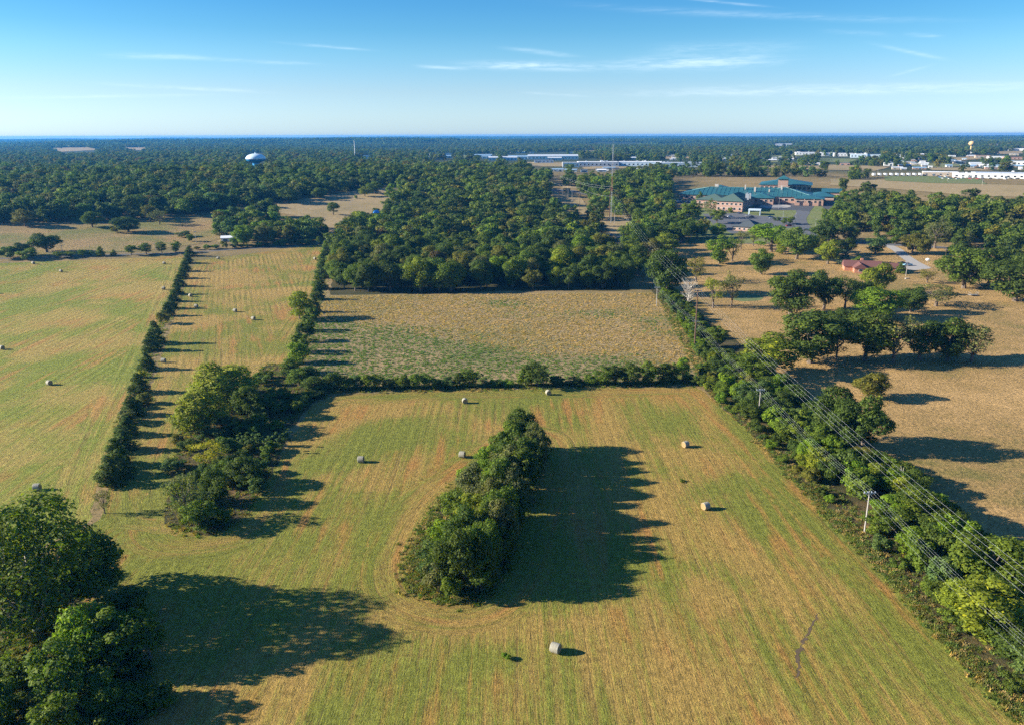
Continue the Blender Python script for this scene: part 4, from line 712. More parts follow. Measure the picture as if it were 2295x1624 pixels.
for a in [
 (964, 1011, 343, 350, 'W', 'D', 'flat', 'long white warehouse under a dark roof left of the factories'), (962, 1000, 350, 358, 'B', 'W', 'flat', 'pale blue warehouse in front of the dark roofed one'), (1001, 1021, 348, 355, 'B', 'B', 'gable', 'small pale blue shed right of the two left warehouses'),
 (1063, 1102, 346, 352, 'B', 'B', 'gable', 'blue roofed workshop left of the long factories'), (1080, 1099, 349, 356, 'W', 'B', 'gable', 'little white shed below the blue roofed workshop'), (1096, 1158, 351, 360, 'B', 'G', 'gable', 'pale blue hall with a white roof in the factory strip'), (1140, 1190, 349, 358, 'W', 'B', 'gable', 'white hall second in the factory strip'),
 (1185, 1294, 347, 358, 'W', 'G', 'gable', 'longest pale hall at the back of the factory strip'), (1228, 1258, 352, 360, 'B', 'G', 'gable', 'short hall in front of the longest pale one'), (1198, 1240, 358, 366, 'B', 'D', 'flat', 'low dark roofed building in front of the factory strip'), (1261, 1297, 363, 375, 'W', 'W', 'flat', 'plain white box shaped building in the centre'),
 (1298, 1385, 362, 374, 'W', 'W', 'unit', 'left part of the very long white plant'), (1388, 1480, 362, 373, 'B', 'W', 'unit', 'middle part of the very long white plant'), (1484, 1572, 364, 375, 'B', 'G', 'unit', 'right part of the very long white plant'),
 (1389, 1403, 353, 359, 'T', 'B', 'gable', 'leftmost tan apartment house above the white plant'), (1405, 1425, 352, 359, 'T', 'G', 'gable', 'second tan apartment house above the white plant'), (1431, 1454, 354, 360, 'W', 'G', 'flat', 'white shop above the white plant'), (1621, 1636, 354, 360, 'W', 'G', 'gable', 'white house above the car park'), (1650, 1664, 358, 364, 'T', 'G', 'gable', 'tan house above the tan field'),
 (1120, 1134, 377, 385, 'B', 'B', 'gable', 'blue grey house among trees left of the road'), (1238, 1262, 378, 385, 'W', 'B', 'gable', 'blue roofed house below the white box building'), (1266, 1292, 379, 386, 'W', 'B', 'gable', 'second blue roofed house below the white box building'), (1424, 1440, 378, 384, 'W', 'W', 'gable', 'small white house below the white plant'),
 (792, 815, 348, 354, 'B', 'B', 'flat', 'pale blue building left of the thin mast'), (816, 838, 348, 357, 'B', 'B', 'flat', 'pale blue building right of the thin mast'),
 (1737, 1777, 322, 327, 'W', 'W', 'flat', 'far white building near the horizon'), (1787, 1836, 341, 348, 'W', 'W', 'unit', 'leftmost white store of the far retail strip'), (1838, 1870, 342, 350, 'W', 'W', 'unit', 'second white store of the far retail strip'), (1872, 1908, 343, 351, 'W', 'W', 'flat', 'third white store of the far retail strip'), (1909, 1940, 344, 354, 'B', 'W', 'unit', 'blue fronted store of the far retail strip'), (1942, 1973, 345, 354, 'B', 'D', 'flat', 'dark roofed last store of the far retail strip'),
 (1774, 1800, 365, 370, 'K', 'D', 'flat', 'low brick building beyond the teal roofs'), (1802, 1835, 365, 371, 'W', 'W', 'flat', 'low white building right of the brick one'), (1877, 1902, 365, 371, 'K', 'D', 'flat', 'brown low building beside the tan field'), (1983, 2000, 362, 372, 'W', 'D', 'hip', 'house with a dark hip roof beside the highway'),
 (2077, 2138, 385, 395, 'T', 'W', 'flat', 'car dealership hall with an open front'), (2145, 2200, 388, 399, 'W', 'W', 'unit', 'left half of the big white dealership'), (2203, 2330, 388, 401, 'W', 'G', 'unit', 'right half of the big white dealership'), (2058, 2080, 339, 342, 'W', 'W', 'flat', 'thin white building left of the ochre tank'),
 (2077, 2090, 343, 346, 'W', 'W', 'flat', 'small white building below left of the ochre tank'), (2096, 2106, 343, 346, 'W', 'W', 'flat', 'smaller white building below the ochre tank'), (2182, 2212, 341, 345, 'W', 'B', 'flat', 'low white building right of the ochre tank'), (2190, 2215, 348, 355, 'T', 'R', 'flat', 'red trimmed shop right of the ochre tank'), (2220, 2250, 350, 357, 'W', 'W', 'flat', 'white shop at the right town edge'),
 (2256, 2290, 352, 358, 'K', 'R', 'flat', 'brick shop at the right town edge'), (2268, 2330, 361, 371, 'W', 'W', 'flat', 'big white building cut by the right edge'), (2274, 2330, 333, 339, 'W', 'W', 'flat', 'far white store at the right edge'), (2176, 2196, 364, 371, 'W', 'G', 'gable', 'pale house in the right town'), (2198, 2212, 368, 376, 'W', 'W', 'gable', 'white house in the right town'), (2228, 2246, 370, 377, 'B', 'B', 'gable', 'blue grey house in the right town'),
 (2188, 2196, 320, 324, 'W', 'W', 'flat', 'tiny white building on the far horizon right'), (2220, 2244, 322, 326, 'W', 'G', 'flat', 'pale building on the far horizon right'), (498, 529, 530, 542, 'W', 'W', 'gable', 'white shed among the roadside trees on the left'), (642, 662, 516, 526, 'W', 'G', 'gable', 'grey roofed house among the left roadside trees'), (608, 626, 520, 527, 'K', 'R', 'gable', 'red roofed house left of the grey roofed one'), (1262, 1278, 418, 432, 'Y', 'Y', 'gable', 'yellow building beside the road in the corridor'), (954, 978, 491, 500, 'W', 'W', 'gable', 'white house hidden in the middle wood'),
 (1016, 1042, 341, 345, 'T', 'T2', 'flat', 'tan building behind the left warehouses'), (1158, 1176, 340, 344, 'W', 'W', 'flat', 'small white building behind the factories')]: BLD.append(a)
EXT = []; rt = random.Random(11)
for (x0_, x1_, y0_, y1_, n_) in [(1990, 2290, 340, 382, 70), (1790, 2000, 334, 341, 14), (1400, 1660, 338, 360, 30), (1640, 1780, 352, 364, 16), (1000, 1300, 336, 345, 20), (2080, 2290, 326, 338, 24), (1300, 1420, 376, 388, 6), (620, 800, 338, 350, 4), (1700, 1960, 326, 334, 8)]:
    cand_ = sorted([(rt.uniform(x0_, x1_), rt.uniform(y0_, y1_)) for _ in range(n_)]); zone = ['in the right hand town', 'behind the far retail strip', 'above the long white plant', 'left of the tan field by the highway', 'behind the factory strip', 'on the far right skyline', 'below the long white plant', 'in the far left forest', 'far beyond the retail strip'][[(1990, 2290), (1790, 2000), (1400, 1660), (1640, 1780), (1000, 1300), (2080, 2290), (1300, 1420), (620, 800), (1700, 1960)].index((x0_, x1_))]
    for kk_, (x_, y_) in enumerate(cand_):
        if any(a[0] - 4 < x_ < a[1] + 4 and a[2] - 1 < y_ < a[3] + 2 for a in BLD): continue
        sz = (y_ - 306) / 60; w_ = rt.uniform(6, 22) * max(sz, .4); h_ = rt.uniform(3.2, 5.4) * max(sz, .45); wl_ = rt.choice('WBTTK'); rf_ = rt.choice('WGGBD'); EXT.append((x_, x_ + w_, y_ - h_, y_, wl_, rf_, rt.choice(['flat', 'gable', 'gable']), 'small %s building %s, %s from the left' % ({'W': 'white', 'B': 'pale blue', 'T': 'tan', 'K': 'brick'}[wl_], zone, nth(kk_))))
BLD += EXT
WALLS = {'W': M_WALLW, 'B': M_WALLB, 'T': M_WALLT, 'K': M_BRICK, 'Y': M_YELL}; ROOFS = {'W': M_ROOFW, 'D': M_ROOFD, 'G': M_ROOFG, 'B': M_ROOFB, 'R': M_REDR, 'Y': M_TAN, 'T2': M_WALLT}
keep_rects = [[(a[0] - 1, a[2]), (a[1] + 1, a[2]), (a[1] + 1, a[3] - 1), (a[0] - 1, a[3] - 1)] for a in BLD if a[7].find('hidden') < 0 and a[7].find('left roadside') < 0 and a[7].find('left of the grey') < 0]
CLR = [[(2000, 372), (2110, 366), (2180, 371), (2120, 376)], [(2130, 355), (2180, 352), (2200, 357), (2150, 361)], [(2205, 340), (2295, 338), (2310, 344), (2230, 347)], [(1720, 349), (1790, 347), (1800, 351), (1730, 353)], [(1600, 342), (1680, 341), (1690, 344), (1610, 345)], [(1395, 346), (1450, 344), (1470, 348), (1400, 350)], [(1030, 349), (1075, 348), (1080, 353), (1035, 355)], [(1290, 338), (1350, 337), (1360, 340), (1300, 341)], [(900, 334), (960, 333), (965, 335), (905, 336)], [(1500, 331), (1580, 330), (1590, 332), (1505, 333)], [(1960, 333), (2060, 331), (2080, 334), (1970, 336)], [(2060, 347), (2110, 346), (2120, 350), (2070, 351)], [(1690, 362), (1740, 360), (1760, 364), (1700, 366)], [(1470, 352), (1540, 351), (1560, 355), (1480, 357)], [(1300, 374), (1400, 373), (1420, 378), (1310, 380)], [(270, 331), (335, 331), (325, 336), (285, 336)]]
for q_, pl_ in enumerate(CLR[:-1]): sheet('distant_field', pl_, M_TAN if q_ % 3 else M_GREENF, .5, 30, 4)
KEEPS = KEEP + keep_rects + CLR
WOOD = [[(742, 560), (750, 650), (800, 662), (1000, 656), (1150, 650), (1395, 648), (1436, 636), (1428, 590), (1405, 556), (1372, 530), (1356, 498), (1312, 484), (1262, 462), (1235, 440), (1225, 426), (1160, 420), (900, 425), (870, 465), (770, 500)],
        [(-500, 500), (60, 502), (250, 494), (340, 492), (470, 482), (560, 470), (600, 458), (800, 428), (890, 418), (1300, 418), (1300, 404), (-500, 404)],
        [(436, 552), (500, 557), (640, 550), (730, 543), (735, 505), (680, 482), (600, 480), (490, 500), (440, 520)],
        [(1375, 485), (1430, 498), (1410, 514), (1404, 540), (1450, 556), (1510, 552), (1500, 520), (1590, 505), (1600, 490), (1590, 470), (1512, 450), (1505, 404), (1296, 404), (1300, 440), (1318, 462), (1350, 480)],
        [(1822, 500), (1850, 500), (1900, 520), (2000, 535), (2060, 545), (2130, 548), (2200, 562), (2240, 610), (2400, 640), (2600, 640), (2600, 455), (2295, 452), (2160, 440), (2000, 430), (1880, 425), (1870, 445), (1830, 470)],
        [(1500, 404), (1500, 412), (1700, 398), (1880, 398), (1980, 404), (1980, 396), (1500, 396)]]
woodW = [[tuple(W(*q)[:2]) for q in w] for w in WOOD]
def grid_pts(r0, r1, sp, a0=-42, a1=42):
    n = int(r1 / sp) + 2; X, Y = np.meshgrid(np.arange(-n, n + 1) * sp, np.arange(0, n + 1) * sp); X = X.ravel() + RNG.uniform(-.42, .42, X.size) * sp; Y = Y.ravel() + RNG.uniform(-.42, .42, Y.size) * sp
    r = np.hypot(X, Y); a = np.degrees(np.arctan2(X, Y)); k = (r >= r0) & (r < r1) & (a > a0) & (a < a1); return X[k], Y[k]
def clear(X, Y, h, wid=0):
    ok = np.ones(X.shape, bool); z = T(X, Y); r = np.hypot(X, Y); wpx = wid / r * FPX
    for f in (0.05, .5, .97):
        px, py = proj(X, Y, z + h * f)
        for dx in ((0,) if wid == 0 else (-.4, 0, .4)):
            for kp in KEEPS: ok &= ~inpoly(px + dx * wpx, py, kp)
    return ok
near = []
X, Y = grid_pts(360, 1150, 10.4); px, py = proj(X, Y, T(X, Y)); inw = np.zeros(X.shape, int) - 1
for wi, w in enumerate(woodW): m = inpoly(X, Y, w); inw[m & (inw < 0)] = wi
fr = (py < 404) & (inw < 0); inw[fr] = 6
thin_out = (py < 392) & (np.sin(X / 55) * np.sin(Y / 80) > .55) & (X > -200)
H_ = RNG.uniform(9, 18.5, X.size); H_[inw == 2] *= 1.0; H_[inw == 0] *= 1.0
k = (inw >= 0) & clear(X, Y, H_ * 1.06, 12) & ~thin_out
X, Y, H_, inw = X[k], Y[k], H_[k], inw[k]
o_ = np.argsort(np.hypot(X, Y) - 60 * (inw == 2)); X, Y, H_, inw = X[o_], Y[o_], H_[o_], inw[o_]
NIND = 210; wsh = ['middle wood', 'long left wood', 'homestead grove', 'wood left of hospital', 'wood right of hospital', 'trees behind hospital', 'trees beyond the hospital']
wname = ['in the wood in the middle of the photo', 'in the long wood on the left', 'in the homestead grove on the left', 'in the wood left of the teal roofed hospital', 'in the wood right of the hospital', 'behind the hospital', 'beyond the hospital']
def pick_tone(w, y):
    if w == 2: return random.choices(['mid', 'blue', 'bright', 'olive', 'dark', 'grey'], [4, 3, 2, 2, 2, 2])[0]
    if w in (0, 4): return random.choices(['dark', 'mid', 'olive', 'grey', 'yellow', 'bright', 'brown'], [7, 5, 2.5, 1.2, .5, .4, .2])[0]
    if w == 3: return random.choices(['mid', 'dark', 'olive', 'bright'], [6, 4, 2, 1])[0]
    return random.choices(['dark', 'mid', 'olive', 'blue', 'grey', 'brown', 'yellow'], [7, 5, 2, 2, 1, .12, .3])[0]
px, py = proj(X, Y, T(X, Y)); rk = {}
vis = (px > -30) & (px < 2325); sel = np.where(vis)[0][:NIND]; selset = set(sel.tolist())
for w_ in set(inw[sel].tolist()):                       # rows from the front edge backwards, ranks from the left
    ms = sorted([q for q in sel if inw[q] == w_], key=lambda q: -py[q]); per = max(8, int(len(ms) ** .5) + 3)
    for ro in range(0, len(ms), per):
        for kk, q in enumerate(sorted(ms[ro:ro + per], key=lambda q: px[q])): rk[q] = (ro // per, kk)
for q in sel:
    w = int(inw[q]); tone = pick_tone(w, Y[q]); fam = random.choices(['oak', 'ash'], [4, 1] if w != 3 else [1, 2])[0]; h = H_[q]
    wd = h * random.uniform(.85, 1.15) if fam == 'oak' else h * random.uniform(.62, .85)
    plant_at(Vector((X[q], Y[q], float(T(X[q], Y[q])))), fam, h, max(wd, 8), tone, '%s %s, %s from left, %s row of %s' % (TONE[tone][1], 'oak' if fam == 'oak' else 'tree', nth(rk[q][1]), 'front' if rk[q][0] == 0 else nth(rk[q][0]), wsh[w]), 'trees ' + wname[w])
print('woods', len(X), KIND_COUNT)
rest = np.array([q for q in range(len(X)) if q not in selset])
P1 = [np.stack([X[rest], Y[rest], T(X[rest], Y[rest]) - .3], -1)]; t1 = [[jit(TONE[pick_tone(int(inw[q]), 0)][0], .2) for q in rest]]; s1 = [np.stack([H_[rest] / 15 * RNG.uniform(1.0, 1.45, len(rest))] * 2 + [H_[rest] / 15], -1)]
X, Y = grid_pts(1150, 2300, 12.5); H2 = RNG.uniform(9, 16, X.size); dens = np.sin(X / 160 + 1) * np.sin(Y / 210) + .5 * np.sin(X / 70 - Y / 95)
k = clear(X, Y, H2 * 1.22, 8) & (dens < np.where(X > 0, .62, 1.1)); X, Y, H2 = X[k], Y[k], H2[k]
P1.append(np.stack([X, Y, T(X, Y) - .3], -1)); t1.append([jit(TONE[random.choices(['dark', 'mid', 'olive', 'blue', 'grey', 'brown'], [6, 6, 3, 3, 2, .12])[0]][0], .3) for _ in X]); s1.append(np.stack([H2 / 15] * 3, -1) * RNG.uniform(.85, 1.3, (len(X), 1)) * [[1.12, 1.12, .9]])
X, Y = grid_pts(2300, 4200, 17); H2 = RNG.uniform(10, 17, X.size); k = clear(X, Y, H2 * 1.1) & (np.sin(X / 210 + 1) * np.sin(Y / 330) + .4 * np.sin(X / 90 - Y / 140) < .8); X, Y, H2 = X[k], Y[k], H2[k]
P1.append(np.stack([X, Y, T(X, Y) - .5], -1)); t1.append([jit(TONE[random.choices(['dark', 'mid', 'blue', 'grey'], [5, 4, 3, 2])[0]][0], .3) for _ in X]); s1.append(np.stack([H2 / 15 * 1.5, H2 / 15 * 1.5, H2 / 15], -1))
PP = np.vstack(P1); TT = np.vstack([np.array(t) for t in t1]); SS = np.vstack(s1); print('woodland', len(PP))
scatter('woodland', PP, TT, SS, FARO, 'mixed green woodland stretching from the middle distance towards the town')
X, Y = grid_pts(4200, 15600, 125); m = np.sin(X / 900) * np.sin(Y / 700 + 1) + .5 * np.sin(X / 300) < .95; 
k = m & clear(X, Y, np.full(X.shape, 13.)); X, Y = X[k], Y[k]; n = len(X)
scatter('distant_woodland', np.stack([X, Y, T(X, Y) - 1], -1), [jit(TONE[random.choice(['dark', 'dark', 'mid', 'blue'])][0], .25) for _ in range(n)], np.stack([RNG.uniform(1.15, 1.4, n), RNG.uniform(1.15, 1.4, n), RNG.uniform(.8, 1.15, n)], -1), FARC, 'unbroken forest canopy fading blue towards the horizon')
print('canopy', n)

# ------------------------------------------------------------------ rough grass and weeds
def fill(poly_w, n, avoid=None):
    xs = [p[0] for p in poly_w]; ys = [p[1] for p in poly_w]; x = RNG.uniform(min(xs), max(xs), n); y = RNG.uniform(min(ys), max(ys), n); k = inpoly(x, y, poly_w); return x[k], y[k]
MEAD = [(742, 664), (1000, 660), (1460, 657), (1500, 700), (1560, 770), (1595, 850), (1300, 862), (1000, 866), (730, 870), (690, 800), (700, 700)]
x, y = fill([tuple(W(*q)[:2]) for q in MEAD], 30000)
cl = 1.2 * np.sin(x / 31 + y / 19) + .7 * np.sin(x / 13 + 2 * np.sin(y / 17)) * np.sin(y / 9 + 1.5 * np.sin(x / 21)) + RNG.normal(0, .45, len(x)) - (y - 300) / 45 - (x - 10) / 90
tn = np.where((cl > -.25)[:, None], [[.13, .21, .06]], [[.44, .32, .18]]) * RNG.uniform(.7, 1.3, (len(x), 1)); sc = RNG.uniform(.3, .85, (len(x), 1)) * np.array([[1, 1, .6]])
scatter('meadow_grass', np.stack([x, y, T(x, y) + .02], -1), tn, sc, TUFT, 'tall dry grass and green weeds of the unmown meadow')
xs_, ys_ = [], []
for poly, nn in ((islW, 3000), (patW, 6000), ([tuple(W(*q)[:2]) for q in [(120, 1350), (260, 1400), (350, 1500), (320, 1640), (-100, 1740), (-100, 1500)]], 5000), ([tuple(W(*q)[:2]) for q in [(1570, 862), (1600, 900), (1690, 980), (1750, 1050), (1860, 1150), (1950, 1240), (2040, 1330), (2140, 1440), (2240, 1550), (2330, 1645), (2450, 1640), (2260, 1480), (1980, 1190), (1770, 1000), (1620, 860), (1500, 660), (1470, 660)]], 7000)):
    a, b = fill(poly, nn); xs_.append(a); ys_.append(b)
# fringe round each clump and along the hedges
for path, n_, wd in (([(x, y) for x, y, *_ in sorted(hl, key=lambda q: q[1])], 2600, 1.6), ([(700, 880)] + [(q[0], q[1] + 1) for q in hm], 2600, 1.8), ([(736, 560), (722, 622), (712, 672), (684, 764), (660, 838)], 1500, 1.8), (ISL + ISL[:1], 1500, 1.3), ([(1700, 985), (1850, 1145), (1960, 1250), (2140, 1450), (2330, 1650)], 1500, 1.0)):
    Pw = [W(*q) for q in path]
    for _ in range(n_):
        k = random.randrange(len(Pw) - 1); p = Pw[k].lerp(Pw[k + 1], random.random()); xs_.append(np.array([p.x + random.gauss(0, wd)])); ys_.append(np.array([p.y + random.gauss(0, wd)]))
x = np.concatenate(xs_); y = np.concatenate(ys_); n = len(x)
tn = np.array([[.30, .22, .10], [.36, .27, .13], [.17, .19, .06], [.13, .19, .05]])[RNG.choice(4, n, p=[.16, .14, .30, .40])] * RNG.uniform(.7, 1.25, (n, 1)); sc = RNG.uniform(.3, 1.0, (n, 1)) * np.array([[1, 1, .7]])
scatter('rough_grass', np.stack([x, y, T(x, y) + .02], -1), tn, sc, TUFT, 'uncut straw coloured grass and weeds round the hedges and clumps')

# erosion gully in the near field
gp = [W(*q) for q in [(1836, 1372), (1822, 1400), (1806, 1426), (1798, 1442), (1786, 1468), (1792, 1496), (1782, 1524)]]
vs, fs = [], []
for k in range(len(gp) - 1):
    for q in range(6):
        t = q / 6; p = gp[k].lerp(gp[k + 1], t); w_ = .12 + .55 * random.random() * math.sin(math.pi * (k + t) / (len(gp) - 1)) * random.uniform(.5, 1.3); ox = random.uniform(-.25, .25)
        vs += [(p.x + ox - w_, p.y, .020), (p.x + ox, p.y, .012), (p.x + ox + w_, p.y + .1, .020)]
for k in range(len(vs) // 3 - 1): fs += [(3 * k, 3 * k + 1, 3 * k + 4, 3 * k + 3), (3 * k + 1, 3 * k + 2, 3 * k + 5, 3 * k + 4)]
tag(link('gully', mesh_np('gully', vs, np.array(fs), [M_SOIL])), kind='structure')

# ------------------------------------------------------------------ hay bales
def mat_net(n):
    o = n.n('ShaderNodeTexCoord').outputs['Object']; sp = n.n('ShaderNodeSeparateXYZ'); n.put(sp.inputs[0], o)
    w = n.m('SINE', n.m('MULTIPLY', sp.outputs[1], 48)); f = n.noise(n.scalev(o, (2, 14, 2)), 1, 4, .6); s = n.sm(n.m('ADD', f, n.m('MULTIPLY', w, .08)), .35, .62)
    return bsdf(n, n.mix(s, (.20, .175, .12), (.38, .37, .30)), .7, 0, .3, bump(n, f, .5, .04))
def mat_hay(n):
    o = n.n('ShaderNodeTexCoord').outputs['Object']; v = n.n('ShaderNodeVectorMath', operation='LENGTH'); n.put(v.inputs[0], n.scalev(o, (1, 0, 1)))
    f = n.noise(o, 9, 5, .7); w = n.m('SINE', n.m('ADD', n.m('MULTIPLY', v.outputs['Value'], 60), n.m('MULTIPLY', f, 8)))
    return bsdf(n, n.mix(n.sm(n.m('ADD', f, n.m('MULTIPLY', w, .12)), .3, .7), (.20, .13, .06), (.48, .34, .17)), .95, 0, .1, bump(n, f, .8, .05))
M_NET = mat('net wrap', mat_net); M_HAY = mat('packed hay', mat_hay); BR_ = .84; BLN = 1.45
def bale_meshes():
    n = 28; L = BLN / 2; rows = [(-L, .93), (-L + .07, 1.0), (-.25, 1.015), (.25, 1.015), (L - .07, 1.0), (L, .93)]
    r = random.Random(4); vs = []; fs = []
    wob = [1 + r.uniform(-.012, .012) for _ in range(n)]
    def pt(j, k): a = 2 * math.pi * j / n; s = -.94 if False else 0; z = math.sin(a) * BR_ * k * wob[j]; return (math.cos(a) * BR_ * k * wob[j] * 1.02, z)
    for (yy, k) in rows:
        for j in range(n): x, z = pt(j, k); vs.append((x, yy, max(z, -BR_ * .95)))
    for q in range(len(rows) - 1):
        for j in range(n): fs.append((q * n + j, q * n + (j + 1) % n, (q + 1) * n + (j + 1) % n, (q + 1) * n + j))
    net = bpy.data.meshes.new('net wrap'); net.from_pydata(vs, [], fs); net.materials.append(M_NET); net.update()
    out = []
    for sgn in (-1, 1):
        vs = [(0, sgn * (L - .05), 0)]; fs = []
        for k in (.3, .6, .93):
            for j in range(n): x, z = pt(j, k); vs.append((x, sgn * (L - .04 * (k < .9) + r.uniform(-.02, .02) * (k < .9)), max(z, -BR_ * .95)))
        for j in range(n): fs.append((0, 1 + j, 1 + (j + 1) % n))
        for q in range(2):
            for j in range(n): fs.append((1 + q * n + j, 1 + (q + 1) * n + j, 1 + (q + 1) * n + (j + 1) % n, 1 + q * n + (j + 1) % n))
        me = bpy.data.meshes.new('bale end'); me.from_pydata(vs, [], fs); me.materials.append(M_HAY); me.update(); out.append(me)
    return net, out
net, ends = bale_meshes()
first = None
for (x, y, ang, lb) in [(1245, 1460, 62, 'round hay bale nearest the camera in the foreground'), (1581, 1140, 118, 'round bale in the open right half of the near field'), (1536, 1001, 122, 'round bale near the right side, farther than its neighbour'), (1036, 1024, 75, 'round bale partly hidden by the left flank of the tree clump'), (809, 1035, 86, 'round bale left of the clump near the brushy patch'), (1042, 903, 12, 'round bale showing its end below the meadow hedge'), (1229, 884, 15, 'round bale closest to the meadow hedge'),
   (84, 1097, 95, 'round bale just above the big sycamore'), (111, 862, 60, 'round bale alone in the left field'), (5, 783, 60, 'round bale at the left edge of the photo'), (137, 610, 70, 'far round bale in the left field below the road'), (75, 592, 55, 'farthest left round bale beside the road'), (368, 592, 80, 'round bale at the far right corner of the left field'), (367, 649, 85, 'round bale leaning towards the cedar hedge'),
   (427, 665, 50, 'round bale just right of the cedar hedge'), (440, 689, 80, 'round bale second below the cedar hedge corner'), (527, 699, 70, 'round bale in the middle of the strip field'), (568, 717, 65, 'nearest open bale of the strip field'), (367, 812, 85, 'round bale beside the near part of the cedar hedge'), (489, 581, 75, 'far round bale near the top of the strip field'), (706, 582, 60, 'round bale by the meadow side hedge'), (727, 552, 60, 'farthest round bale at the strip field corner'), (-14, 1148, 60, 'round bale outside the left edge whose shadow enters'), (-12, 658, 60, 'distant bale outside the left edge')]:
    P = W(x, y); P.z += BR_ * .95 - .02
    b = empty('hay_bale', P, math.radians(ang), lb, 'hay bale', 'round hay bales on the mown fields')
    link('net_wrap', net, b); [link('bale_end', e, b) for e in ends]

# ------------------------------------------------------------------ poles and wires
def pole(x, yb, yt, lb, arms=1, m=M_GREYW, r=.17, armw=2.4, light=False, P=None, h=None):
    P = P or W(x, yb); h = h or max(height_at(P, yt), 5)
    e = empty('utility_pole', P, 0, lb, 'pole'); mb = MB(); mb.tube([(0, 0, -.5), (0, 0, h * .5), (0, 0, h)], [r, r * .85, r * .62], 8); mb.build('shaft', m, e)
    for k in range(arms):
        zz = h - .35 - 1.3 * k; a = MB(); a.box(-armw / 2, -.24, zz - .11, armw / 2, -.06, zz + .11); ao = a.build('crossarm', m, e)
        mi = MB(); 
        for s in (-1, -.35, .35, 1):
            i_ = MB(); i_.lathe([(.05, 0), (.14, .06), (.08, .15), (.14, .21), (.06, .33), (.0, .34)], 8, c=(s * armw * .46, -.14)); io = i_.build('insulator', M_INS, ao, (0, 0, zz + .07))
        b = MB(); b.tube([(-armw * .3, -.14, zz - .05), (0, -.12, zz - .7), (armw * .3, -.14, zz - .05)], .025, 5); b.build('brace', M_METAL, e)
    return P, h
near_poles = []
for x, yb, yt, lb in [(1937, 1193, 1100, 'nearest pale utility pole with a crossarm beside the hedgerow'), (1699, 940, 871, 'second pale utility pole with a crossarm along the hedgerow'), (1471, 687, 643, 'third pale utility pole beyond the tall brown one')]:
    near_poles.append(pole(x, yb, yt, lb))
TP = W(1556, 783); hT = height_at(TP, 650)
pole(0, 0, 0, 'tall brown transmission pole standing at the corner of the meadow', 1, M_WOOD, .30, 3.0, P=TP, h=hT)
mb = MB(); a = mb.box(-1.3, -.3, hT - 12.2, 1.3, -.15, hT - 12.0); lowarm = mb.build('crossarm', M_GREYW, None, TP); lowarm.parent = [o for o in COL.objects if o.get('label', '').startswith('tall brown trans')][0]; lowarm.location = (0, 0, 0)
FT = W(1366, 487); hF = height_at(FT, 415)
pole(0, 0, 0, 'tall dark brown pole in front of the lattice mast', 1, M_WOOD, .38, 4.0, P=FT, h=hF)
Psou = Vector((75.5, 82, 0)); pole(0, 0, 0, 'utility pole outside the near right corner of the photo', P=Psou, h=9.6)
for x, yb, yt, m, lb in [(1253, 438, 390, M_WOOD, 'brown street pole with a lamp arm beside the corridor road'), (1229, 431, 411, M_GREYW, 'short grey pole left of the brown street pole'), (1299, 476, 404, M_WOOD, 'tall two tone pole in the middle of the corridor'), (1328, 470, 445, M_GREYW, 'grey pole left of the pale one before the wood'), (1340, 481, 453, M_GREYW, 'pale pole between the corridor and the mast'), (1360, 503, 469, M_WOOD, 'short brown pole at the near end of the corridor'), (1377, 502, 473, M_GREYW, 'pale pole right of the brown pole group'), (1260, 447, 428, M_GREYW, 'thin grey pole in the corridor grass'), (1273, 445, 424, M_GREYW, 'thin pole beside the yellow building'), (1282, 457, 430, M_GREYW, 'thin pole below the yellow building'), (1288, 472, 456, M_GREYW, 'short pole at the wood edge of the corridor'),
    (111, 570, 541, M_GREYW, 'leaning pale pole in front of the big roadside oak'), (140, 566, 552, M_GREYW, 'short pole right of the big roadside oak'), (440, 545, 519, M_GREYW, 'pale pole left of the white shed'), (349, 561, 547, M_GREYW, 'small pole among the four roadside trees'), (1913, 531, 509, M_GREYW, 'pale pole at the edge of the right wood'), (2030, 619, 590, M_GREYW, 'white pole in the garden of the brick house'), (2117, 588, 560, M_WOOD, 'brown pole left of the big full oak'), (2123, 407, 386, M_GREYW, 'thin pole in front of the dealership'), (2176, 405, 388, M_GREYW, 'pole beside the dealership car park'), (1967, 392, 380, M_GREYW, 'pole left of the parked trailers'), (2201, 417, 402, M_GREYW, 'pole by the lower dealership road')]:
    pole(x, yb, yt, lb, 1, m, .16, 2.0)
def lamp(x, yb, yt, lb):
    P = W(x, yb); h = height_at(P, yt); e = empty('street_lamp', P, 0, lb, 'street lamp'); mb = MB(); mb.tube([(0, 0, 0), (0, 0, h)], [.13, .08], 8); mb.build('post', M_METAL, e)
    for s in (-1, 1): a = MB(); a.tube([(0, 0, h - .1), (s * 1.0, 0, h)], .05, 6); a.box(s * .8 - .3 * (s < 0), -.2, h - .08, s * .8 + .3 * (s > 0) + .2, .2, h + .06); a.build('lamp_head', M_METAL, e)
for a in [(1656, 516, 487, 'lamp post beside the small dark roofed clinic building'), (1745, 469, 442, 'lamp post in front of the roundabout island'), (1782, 505, 475, 'lamp post at the left of the hospital entrance road'), (1755, 488, 470, 'short lamp post on the hospital lawn'), (1826, 524, 490, 'lamp post right of the hospital entrance road')]: lamp(*a)
